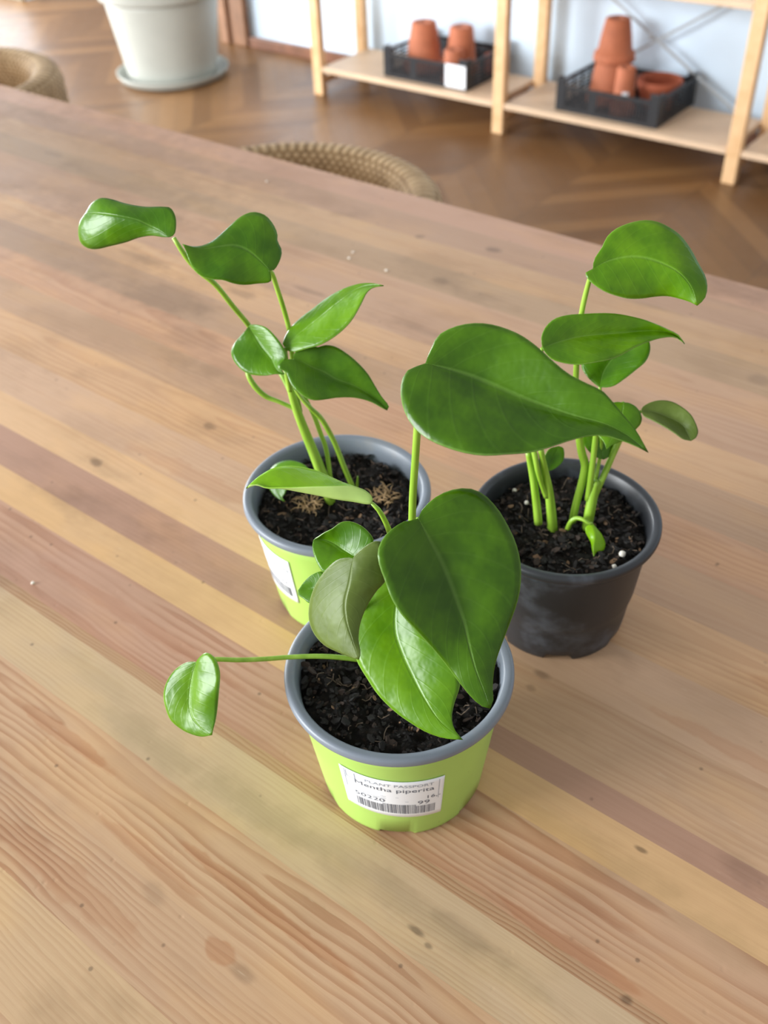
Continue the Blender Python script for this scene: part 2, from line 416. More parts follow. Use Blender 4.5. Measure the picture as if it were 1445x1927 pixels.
M_INKLIGHT = plain('label_ink_faded', (150, 158, 170), 0.6, 0.05, 90)
M_CHIP = [plain('bark_dark', (22, 17, 12), 0.8, 0.2, 200), plain('bark_brown', (52, 38, 28), 0.8, 0.2, 200), plain('bark_tan', (124, 96, 70), 0.8, 0.15, 200)]
M_ROOT = plain('dry_root', (104, 88, 72), 0.8, 0.2, 150)
M_FIBRE = plain('dry_fibre', (176, 146, 104), 0.8, 0.15, 100)
M_PERLITE = plain('perlite', (232, 226, 214), 0.8, 0.05, 100)
M_TERRA = plain('terracotta', (190, 112, 78), 0.75, 0.10, 14)
M_TERRADARK = plain('terracotta_deep', (176, 92, 62), 0.75, 0.10, 14)
M_CRATE = plain('black_crate_plastic', (26, 28, 33), 0.42, 0.1, 30)
M_STEEL = plain('galvanised_steel', (168, 174, 178), 0.4, 0.04, 40)
M_PLANTER = plain('glazed_white', (168, 170, 162), 0.5, 0.02, 12)
M_WICKER = wicker_mat()
M_CARD = plain('white_card', (244, 247, 252), 0.6, 0.01, 12)
LEAFM = {'leaf': M_LEAF, 'leaf_mid': M_LEAFMID, 'leaf_fresh': M_LEAFFRESH, 'leaf_dull': M_LEAFDULL, 'leaf_young': M_LEAFYOUNG}

# ---- measured plant geometry in metres: leaf edge, midrib, edge; petiole and stem centre lines with radii
LEAVES = [
 ('A1', 'leaf_fresh',
  [(-.4054,.3217,.2718),(-.4039,.3231,.2722),(-.4032,.3247,.2735),(-.4066,.3298,.2796),(-.4121,.3318,.2833),(-.4166,.3305,.2834),(-.4271,.3268,.2823),(-.4374,.3232,.2829),(-.4488,.3197,.2846),(-.4543,.3179,.2842),(-.4592,.3148,.2811),(-.4615,.3116,.2763)],
  [(-.4054,.3217,.2718),(-.4094,.3215,.2736),(-.4170,.3204,.2756),(-.4239,.3177,.2787),(-.4347,.3138,.2801),(-.4475,.3118,.2791),(-.4615,.3116,.2763)],
  [(-.4054,.3217,.2718),(-.4095,.3210,.2711),(-.4167,.3199,.2705),(-.4257,.3176,.2681),(-.4340,.3143,.2646),(-.4444,.3104,.2609),(-.4540,.3069,.2580),(-.4602,.3057,.2581),(-.4651,.3059,.2604),(-.4662,.3072,.2659),(-.4651,.3092,.2715),(-.4615,.3116,.2763)],
  (0.248,-0.857,0.451)),
 ('A2', 'leaf_fresh',
  [(-.3591,.3493,.2537),(-.3579,.3508,.2529),(-.3580,.3572,.2564),(-.3600,.3615,.2603),(-.3643,.3633,.2641),(-.3659,.3655,.2668),(-.3709,.3672,.2717),(-.3759,.3668,.2750),(-.3819,.3639,.2762),(-.3855,.3580,.2749),(-.3884,.3497,.2708),(-.3909,.3399,.2665),(-.3930,.3338,.2655),(-.3958,.3289,.2662),(-.3989,.3251,.2682)],
  [(-.3591,.3493,.2537),(-.3666,.3483,.2595),(-.3726,.3470,.2632),(-.3793,.3439,.2653),(-.3848,.3381,.2655),(-.3907,.3304,.2655),(-.3975,.3240,.2691)],
  [(-.3591,.3493,.2537),(-.3579,.3490,.2506),(-.3576,.3480,.2479),(-.3641,.3433,.2466),(-.3687,.3377,.2469),(-.3721,.3334,.2486),(-.3758,.3296,.2512),(-.3811,.3260,.2519),(-.3862,.3235,.2535),(-.3904,.3227,.2566),(-.3932,.3228,.2610),(-.3953,.3236,.2653),(-.3975,.3240,.2691)],
  (0.602,-0.579,0.550)),
 ('A3', 'leaf_mid',
  [(-.3593,.3542,.2025),(-.3608,.3546,.2028),(-.3621,.3563,.2043),(-.3622,.3625,.2095),(-.3583,.3694,.2153),(-.3529,.3744,.2206),(-.3475,.3793,.2261),(-.3407,.3824,.2313),(-.3337,.3849,.2355),(-.3264,.3868,.2387),(-.3186,.3878,.2408),(-.3102,.3880,.2418)],
  [(-.3593,.3542,.2025),(-.3558,.3593,.2076),(-.3510,.3649,.2131),(-.3458,.3700,.2185),(-.3396,.3762,.2253),(-.3320,.3814,.2322),(-.3257,.3848,.2368),(-.3187,.3867,.2398),(-.3102,.3880,.2418)],
  [(-.3593,.3542,.2025),(-.3577,.3533,.2017),(-.3548,.3531,.2018),(-.3512,.3534,.2025),(-.3480,.3540,.2038),(-.3418,.3556,.2070),(-.3357,.3572,.2097),(-.3306,.3599,.2131),(-.3243,.3644,.2192),(-.3200,.3703,.2253),(-.3181,.3770,.2324),(-.3178,.3822,.2375),(-.3162,.3848,.2398),(-.3134,.3865,.2410),(-.3102,.3880,.2418)],
  (0.064,-0.794,0.605)),
 ('A4', 'leaf_fresh',
  [(-.3850,.3519,.2093),(-.3859,.3504,.2073),(-.3883,.3478,.2042),(-.3914,.3440,.1994),(-.3907,.3403,.1958),(-.3869,.3377,.1927),(-.3807,.3362,.1899),(-.3744,.3364,.1882),(-.3685,.3382,.1880),(-.3626,.3402,.1890),(-.3577,.3422,.1907),(-.3539,.3434,.1916),(-.3518,.3440,.1920)],
  [(-.3850,.3519,.2093),(-.3805,.3518,.2040),(-.3741,.3503,.1996),(-.3697,.3493,.1976),(-.3646,.3476,.1958),(-.3599,.3451,.1935),(-.3557,.3439,.1922),(-.3518,.3440,.1920)],
  [(-.3850,.3519,.2093),(-.3836,.3526,.2102),(-.3790,.3535,.2113),(-.3724,.3536,.2117),(-.3653,.3526,.2095),(-.3587,.3510,.2062),(-.3546,.3501,.2023),(-.3536,.3490,.2000),(-.3549,.3475,.1984),(-.3563,.3458,.1966),(-.3553,.3446,.1945),(-.3534,.3441,.1930),(-.3518,.3440,.1920)],
  (0.218,-0.660,0.719)),
 ('A5', 'leaf_fresh',
  [(-.3501,.3515,.1988),(-.3509,.3518,.2000),(-.3510,.3533,.2016),(-.3499,.3560,.2032),(-.3474,.3597,.2047),(-.3449,.3620,.2048),(-.3422,.3630,.2038),(-.3385,.3672,.2046),(-.3340,.3703,.2036),(-.3270,.3722,.2002),(-.3200,.3740,.1950),(-.3140,.3749,.1894),(-.3088,.3745,.1833),(-.3037,.3743,.1772),(-.2992,.3747,.1724),(-.2991,.3730,.1705)],
  [(-.3501,.3515,.1988),(-.3460,.3548,.1965),(-.3424,.3567,.1940),(-.3356,.3610,.1902),(-.3296,.3632,.1867),(-.3199,.3684,.1826),(-.3103,.3716,.1778),(-.3036,.3729,.1738),(-.2991,.3730,.1705)],
  [(-.3501,.3515,.1988),(-.3519,.3496,.1994),(-.3539,.3467,.1995),(-.3546,.3437,.1986),(-.3542,.3422,.1974),(-.3518,.3420,.1957),(-.3498,.3435,.1953),(-.3478,.3426,.1934),(-.3436,.3408,.1895),(-.3386,.3408,.1861),(-.3342,.3417,.1837),(-.3299,.3439,.1822),(-.3255,.3492,.1816),(-.3219,.3544,.1812),(-.3147,.3627,.1794),(-.3079,.3683,.1762),(-.3030,.3709,.1731),(-.2991,.3730,.1705)],
  (0.571,-0.462,0.679)),
 ('A6', 'leaf_fresh',
  [(-.3596,.3644,.1047),(-.3642,.3655,.1056),(-.3683,.3657,.1060),(-.3779,.3643,.1049),(-.3847,.3604,.1023),(-.3875,.3554,.0985),(-.3864,.3502,.0939),(-.3809,.3462,.0905),(-.3738,.3441,.0887),(-.3657,.3440,.0884)],
  [(-.3596,.3644,.1047),(-.3680,.3606,.1029),(-.3731,.3547,.0988),(-.3753,.3488,.0942),(-.3721,.3452,.0906),(-.3657,.3440,.0884)],
  [(-.3596,.3644,.1047),(-.3588,.3611,.1030),(-.3603,.3559,.1009),(-.3635,.3515,.0979),(-.3667,.3481,.0954),(-.3671,.3462,.0927),(-.3681,.3444,.0902),(-.3657,.3440,.0884)],
  (0.136,-0.642,0.754)),
 ('C1', 'leaf',
  [(-.2065,.2842,.2805),(-.2071,.2854,.2815),(-.2075,.2889,.2840),(-.2078,.2947,.2881),(-.2046,.2996,.2907),(-.1991,.3038,.2925),(-.1920,.3068,.2933),(-.1841,.3084,.2931),(-.1753,.3085,.2920),(-.1664,.3070,.2901),(-.1584,.3054,.2871),(-.1512,.3049,.2842),(-.1448,.3057,.2823),(-.1364,.3072,.2799),(-.1307,.3063,.2769),(-.1249,.3052,.2737),(-.1192,.3042,.2704),(-.1147,.3023,.2672),(-.1113,.3007,.2646)],
  [(-.2065,.2842,.2805),(-.1977,.2883,.2788),(-.1882,.2921,.2766),(-.1778,.2943,.2743),(-.1664,.2960,.2722),(-.1544,.2978,.2708),(-.1424,.2990,.2703),(-.1312,.3011,.2700),(-.1217,.3020,.2680),(-.1113,.3007,.2646)],
  [(-.2065,.2842,.2805),(-.2075,.2824,.2800),(-.2102,.2795,.2796),(-.2109,.2747,.2778),(-.2081,.2687,.2746),(-.2016,.2624,.2707),(-.1933,.2586,.2675),(-.1853,.2577,.2655),(-.1763,.2588,.2643),(-.1674,.2612,.2639),(-.1613,.2639,.2642),(-.1546,.2692,.2648),(-.1480,.2748,.2655),(-.1434,.2796,.2665),(-.1387,.2856,.2679),(-.1323,.2928,.2689),(-.1263,.2968,.2685),(-.1221,.2982,.2676),(-.1172,.2998,.2665),(-.1113,.3007,.2646)],
  (0.223,-0.462,0.858)),
 ('C2', 'leaf',
  [(-.1966,.2639,.2143),(-.1973,.2621,.2139),(-.1995,.2601,.2145),(-.2023,.2541,.2134),(-.2036,.2475,.2111),(-.2026,.2420,.2078),(-.1994,.2387,.2038),(-.1949,.2366,.1987),(-.1897,.2341,.1927),(-.1837,.2330,.1872),(-.1761,.2343,.1794),(-.1685,.2359,.1713),(-.1611,.2365,.1639),(-.1533,.2346,.1601),(-.1459,.2333,.1568),(-.1408,.2333,.1550),(-.1374,.2345,.1547)],
  [(-.1966,.2639,.2143),(-.1904,.2632,.2061),(-.1838,.2626,.1974),(-.1764,.2596,.1898),(-.1694,.2559,.1826),(-.1631,.2519,.1774),(-.1569,.2465,.1724),(-.1497,.2411,.1663),(-.1430,.2377,.1601),(-.1374,.2345,.1547)],
  [(-.1966,.2639,.2143),(-.1969,.2652,.2157),(-.1958,.2696,.2190),(-.1928,.2753,.2221),(-.1889,.2798,.2237),(-.1832,.2842,.2241),(-.1769,.2863,.2224),(-.1694,.2868,.2170),(-.1633,.2856,.2115),(-.1575,.2835,.2055),(-.1526,.2800,.1990),(-.1494,.2758,.1922),(-.1475,.2706,.1855),(-.1467,.2633,.1777),(-.1457,.2556,.1715),(-.1439,.2478,.1660),(-.1406,.2413,.1604),(-.1374,.2369,.1561),(-.1374,.2345,.1547)],
  (0.476,-0.503,0.721)),
 ('C3', 'leaf_mid',
  [(-.2159,.2759,.1520),(-.2227,.2784,.1547),(-.2277,.2753,.1526),(-.2306,.2687,.1471),(-.2320,.2599,.1395),(-.2308,.2532,.1330),(-.2277,.2479,.1276),(-.2218,.2433,.1222),(-.2121,.2397,.1174),(-.2030,.2369,.1138),(-.1919,.2354,.1110),(-.1819,.2352,.1099),(-.1722,.2353,.1097),(-.1636,.2367,.1106),(-.1544,.2398,.1131)],
  [(-.2159,.2759,.1520),(-.2150,.2690,.1444),(-.2097,.2608,.1348),(-.2011,.2551,.1288),(-.1902,.2496,.1231),(-.1800,.2449,.1191),(-.1686,.2411,.1153),(-.1544,.2398,.1131)],
  [(-.2159,.2759,.1520),(-.2146,.2784,.1542),(-.2067,.2772,.1529),(-.1963,.2735,.1496),(-.1844,.2690,.1436),(-.1740,.2630,.1359),(-.1680,.2569,.1279),(-.1666,.2501,.1212),(-.1647,.2453,.1177),(-.1607,.2416,.1147),(-.1544,.2398,.1131)],
  (0.107,-0.638,0.762)),
 ('C4', 'leaf_dull',
  [(-.2174,.2417,.1956),(-.2193,.2417,.1951),(-.2252,.2403,.1918),(-.2299,.2371,.1857),(-.2335,.2322,.1771),(-.2342,.2273,.1689),(-.2316,.2231,.1631),(-.2258,.2198,.1595),(-.2186,.2182,.1579),(-.2091,.2176,.1597),(-.2012,.2173,.1617),(-.1967,.2173,.1631)],
  [(-.2174,.2417,.1956),(-.2139,.2344,.1886),(-.2122,.2283,.1811),(-.2085,.2244,.1752),(-.2026,.2209,.1692),(-.1967,.2173,.1631)],
  [(-.2174,.2417,.1956),(-.2173,.2430,.1967),(-.2153,.2464,.1994),(-.2130,.2496,.2017),(-.2096,.2518,.2029),(-.2060,.2514,.2009),(-.2028,.2475,.1926),(-.2021,.2447,.1871),(-.2038,.2413,.1835),(-.2046,.2348,.1780),(-.2035,.2279,.1721),(-.2008,.2233,.1681),(-.1970,.2195,.1649),(-.1967,.2173,.1631)],
  (0.057,-0.782,0.621)),
 ('C5', 'leaf_fresh',
  [(-.2282,.2562,.1793),(-.2240,.2587,.1818),(-.2229,.2634,.1873),(-.2261,.2645,.1899),(-.2316,.2648,.1918),(-.2373,.2635,.1924),(-.2409,.2613,.1914),(-.2437,.2584,.1881),(-.2469,.2562,.1855),(-.2494,.2539,.1829),(-.2517,.2524,.1812)],
  [(-.2282,.2562,.1793),(-.2358,.2571,.1788),(-.2429,.2574,.1799),(-.2483,.2556,.1810),(-.2517,.2524,.1812)],
  [(-.2282,.2562,.1793),(-.2296,.2527,.1775),(-.2334,.2489,.1762),(-.2365,.2459,.1747),(-.2388,.2436,.1732),(-.2419,.2442,.1744),(-.2455,.2459,.1763),(-.2490,.2484,.1783),(-.2510,.2506,.1800),(-.2517,.2524,.1812)],
  (0.164,-0.646,0.745)),
 ('C6', 'leaf_fresh',
  [(-.2381,.2400,.1651),(-.2386,.2426,.1680),(-.2411,.2453,.1713),(-.2454,.2425,.1692),(-.2480,.2392,.1655),(-.2495,.2358,.1616)],
  [(-.2381,.2400,.1651),(-.2443,.2387,.1630),(-.2495,.2358,.1616)],
  [(-.2381,.2400,.1651),(-.2373,.2363,.1619),(-.2403,.2337,.1597),(-.2447,.2340,.1600),(-.2482,.2343,.1604),(-.2495,.2358,.1616)],
  (0.007,-0.649,0.761)),
 ('C7', 'leaf_young',
  [(-.2264,.2678,.2063),(-.2276,.2702,.2070),(-.2332,.2723,.2075),(-.2409,.2727,.2066),(-.2482,.2724,.2060),(-.2564,.2715,.2068),(-.2633,.2707,.2074),(-.2667,.2690,.2082),(-.2704,.2660,.2097),(-.2743,.2617,.2108),(-.2777,.2561,.2112),(-.2793,.2499,.2107),(-.2799,.2450,.2100),(-.2800,.2398,.2090)],
  [(-.2264,.2678,.2063),(-.2281,.2666,.2061),(-.2333,.2641,.2066),(-.2404,.2605,.2071),(-.2501,.2562,.2081),(-.2579,.2526,.2089),(-.2662,.2487,.2096),(-.2716,.2453,.2094),(-.2767,.2434,.2103),(-.2800,.2398,.2090)],
  [(-.2264,.2678,.2063),(-.2271,.2691,.2085),(-.2302,.2688,.2109),(-.2353,.2663,.2133),(-.2427,.2608,.2135),(-.2524,.2546,.2129),(-.2599,.2505,.2118),(-.2651,.2477,.2111),(-.2710,.2447,.2104),(-.2763,.2433,.2109),(-.2800,.2398,.2090)],
  (0.335,-0.568,0.752)),
 ('C8', 'leaf_mid',
  [(-.2996,.2031,.1057),(-.3026,.2020,.1048),(-.3065,.1999,.1028),(-.3109,.1954,.0981),(-.3126,.1902,.0923),(-.3115,.1860,.0872),(-.3075,.1826,.0824),(-.3027,.1807,.0776),(-.2957,.1810,.0751),(-.2879,.1814,.0759),(-.2808,.1825,.0780),(-.2747,.1848,.0817)],
  [(-.2996,.2031,.1057),(-.2997,.1990,.0986),(-.2984,.1944,.0919),(-.2951,.1893,.0859),(-.2900,.1861,.0831),(-.2835,.1849,.0819),(-.2747,.1848,.0817)],
  [(-.2996,.2031,.1057),(-.2984,.2042,.1081),(-.2944,.2066,.1131),(-.2890,.2064,.1144),(-.2842,.2046,.1133),(-.2807,.2021,.1099),(-.2783,.1984,.1047),(-.2772,.1942,.0941),(-.2757,.1893,.0870),(-.2752,.1861,.0833),(-.2747,.1848,.0817)],
  (0.074,-0.755,0.651)),
 ('B1', 'leaf_mid',
  [(-.2090,.4380,.2584),(-.2100,.4397,.2604),(-.2104,.4423,.2629),(-.2096,.4474,.2668),(-.2097,.4514,.2704),(-.2080,.4560,.2734),(-.2038,.4618,.2758),(-.1981,.4677,.2770),(-.1924,.4713,.2765),(-.1858,.4735,.2742),(-.1785,.4747,.2706),(-.1716,.4739,.2654),(-.1651,.4715,.2594),(-.1593,.4682,.2551),(-.1559,.4643,.2511),(-.1546,.4597,.2476),(-.1561,.4548,.2453)],
  [(-.2090,.4380,.2584),(-.2056,.4430,.2609),(-.2009,.4478,.2626),(-.1944,.4522,.2638),(-.1869,.4550,.2636),(-.1781,.4568,.2620),(-.1693,.4572,.2592),(-.1618,.4570,.2533),(-.1561,.4548,.2453)],
  [(-.2090,.4380,.2584),(-.2106,.4360,.2577),(-.2113,.4347,.2571),(-.2103,.4337,.2558),(-.2066,.4330,.2537),(-.1994,.4336,.2507),(-.1935,.4372,.2478),(-.1885,.4410,.2460),(-.1828,.4461,.2456),(-.1779,.4508,.2460),(-.1724,.4546,.2461),(-.1655,.4552,.2462),(-.1605,.4553,.2460),(-.1561,.4548,.2453)],
  (0.368,-0.608,0.704)),
 ('B2', 'leaf_mid',
  [(-.2203,.4107,.2207),(-.2215,.4116,.2223),(-.2232,.4140,.2253),(-.2235,.4184,.2288),(-.2214,.4239,.2320),(-.2166,.4292,.2334),(-.2091,.4355,.2333),(-.2004,.4424,.2330),(-.1928,.4489,.2316),(-.1851,.4539,.2294),(-.1779,.4572,.2265),(-.1712,.4600,.2234),(-.1658,.4622,.2209),(-.1614,.4615,.2174)],
  [(-.2203,.4107,.2207),(-.2159,.4188,.2214),(-.2102,.4283,.2218),(-.2022,.4367,.2220),(-.1917,.4463,.2219),(-.1811,.4557,.2222),(-.1735,.4606,.2218),(-.1674,.4625,.2203),(-.1614,.4615,.2174)],
  [(-.2203,.4107,.2207),(-.2176,.4094,.2191),(-.2130,.4088,.2172),(-.2075,.4105,.2162),(-.1997,.4147,.2156),(-.1940,.4198,.2158),(-.1882,.4260,.2166),(-.1842,.4327,.2177),(-.1808,.4406,.2194),(-.1769,.4478,.2204),(-.1727,.4544,.2210),(-.1672,.4605,.2206),(-.1640,.4620,.2193),(-.1614,.4615,.2174)],
  (0.418,-0.432,0.799)),
 ('B3', 'leaf_fresh',
  [(-.2000,.4452,.1843),(-.2026,.4455,.1847),(-.2097,.4473,.1871),(-.2149,.4498,.1903),(-.2168,.4540,.1953),(-.2137,.4591,.2024),(-.2052,.4637,.2080),(-.1963,.4677,.2106),(-.1893,.4694,.2112)],
  [(-.2000,.4452,.1843),(-.2021,.4525,.1899),(-.2003,.4601,.1970),(-.1953,.4658,.2043),(-.1893,.4694,.2112)],
  [(-.2000,.4452,.1843),(-.1963,.4458,.1852),(-.1924,.4473,.1870),(-.1883,.4507,.1913),(-.1840,.4550,.1967),(-.1807,.4585,.2012),(-.1805,.4624,.2051),(-.1821,.4656,.2080),(-.1855,.4683,.2105),(-.1893,.4694,.2112)],
  (0.032,-0.750,0.661)),
 ('B4', 'leaf_mid',
  [(-.1899,.4589,.1702),(-.1939,.4576,.1698),(-.1983,.4545,.1676),(-.2004,.4502,.1640),(-.1999,.4445,.1588),(-.1962,.4414,.1550),(-.1901,.4394,.1522),(-.1874,.4371,.1500)],
  [(-.1899,.4589,.1702),(-.1879,.4535,.1644),(-.1874,.4465,.1582),(-.1874,.4371,.1500)],
  [(-.1899,.4589,.1702),(-.1874,.4606,.1699),(-.1825,.4621,.1674),(-.1781,.4608,.1628),(-.1774,.4582,.1598),(-.1782,.4557,.1579),(-.1818,.4476,.1529),(-.1863,.4401,.1511),(-.1874,.4371,.1500)],
  (0.368,-0.608,0.704)),
 ('B5', 'leaf_dull',
  [(-.1796,.4620,.1663),(-.1802,.4635,.1674),(-.1784,.4674,.1691),(-.1740,.4722,.1702),(-.1677,.4752,.1701),(-.1607,.4752,.1689),(-.1543,.4738,.1669),(-.1494,.4718,.1632),(-.1467,.4698,.1602),(-.1464,.4670,.1576),(-.1481,.4647,.1563)],
  [(-.1796,.4620,.1663),(-.1743,.4664,.1655),(-.1676,.4692,.1634),(-.1603,.4705,.1617),(-.1561,.4701,.1604),(-.1522,.4676,.1584),(-.1481,.4647,.1563)],
  [(-.1796,.4620,.1663),(-.1774,.4603,.1650),(-.1710,.4599,.1643),(-.1632,.4603,.1624),(-.1571,.4609,.1602),(-.1520,.4622,.1574),(-.1481,.4647,.1563)],
  (0.290,-0.592,0.752)),
 ('B6', 'leaf_fresh',
  [(-.2036,.4604,.1453),(-.2081,.4567,.1439),(-.2110,.4531,.1410),(-.2089,.4520,.1362),(-.2048,.4515,.1325),(-.1999,.4523,.1296),(-.1956,.4541,.1284)],
  [(-.2036,.4604,.1453),(-.2001,.4574,.1376),(-.1956,.4541,.1284)],
  [(-.2036,.4604,.1453),(-.1976,.4651,.1432),(-.1940,.4662,.1394),(-.1931,.4646,.1361),(-.1932,.4610,.1327),(-.1939,.4569,.1294),(-.1956,.4541,.1284)],
  (0.546,-0.667,0.507)),
 ('B7', 'leaf_fresh',
  [(-.2226,.4347,.1194),(-.2246,.4346,.1224),(-.2266,.4366,.1278),(-.2264,.4418,.1313),(-.2231,.4473,.1314)],
  [(-.2226,.4347,.1194),(-.2229,.4400,.1245),(-.2231,.4473,.1314)],
  [(-.2226,.4347,.1194),(-.2193,.4384,.1212),(-.2170,.4431,.1249),(-.2183,.4467,.1280),(-.2205,.4483,.1306),(-.2231,.4473,.1314)],
  (0.577,-0.546,0.607)),
 ('B8', 'leaf_young',
  [(-.1905,.4384,.0908),(-.1926,.4345,.0885),(-.1914,.4332,.0860),(-.1866,.4315,.0815),(-.1836,.4279,.0796),(-.1803,.4245,.0777)],
  [(-.1905,.4384,.0908),(-.1864,.4348,.0863),(-.1837,.4288,.0819),(-.1803,.4245,.0777)],
  [(-.1905,.4384,.0908),(-.1875,.4389,.0879),(-.1832,.4393,.0837),(-.1795,.4375,.0797),(-.1781,.4327,.0779),(-.1803,.4291,.0787),(-.1803,.4245,.0777)],
  (0.532,-0.336,0.777)),
]
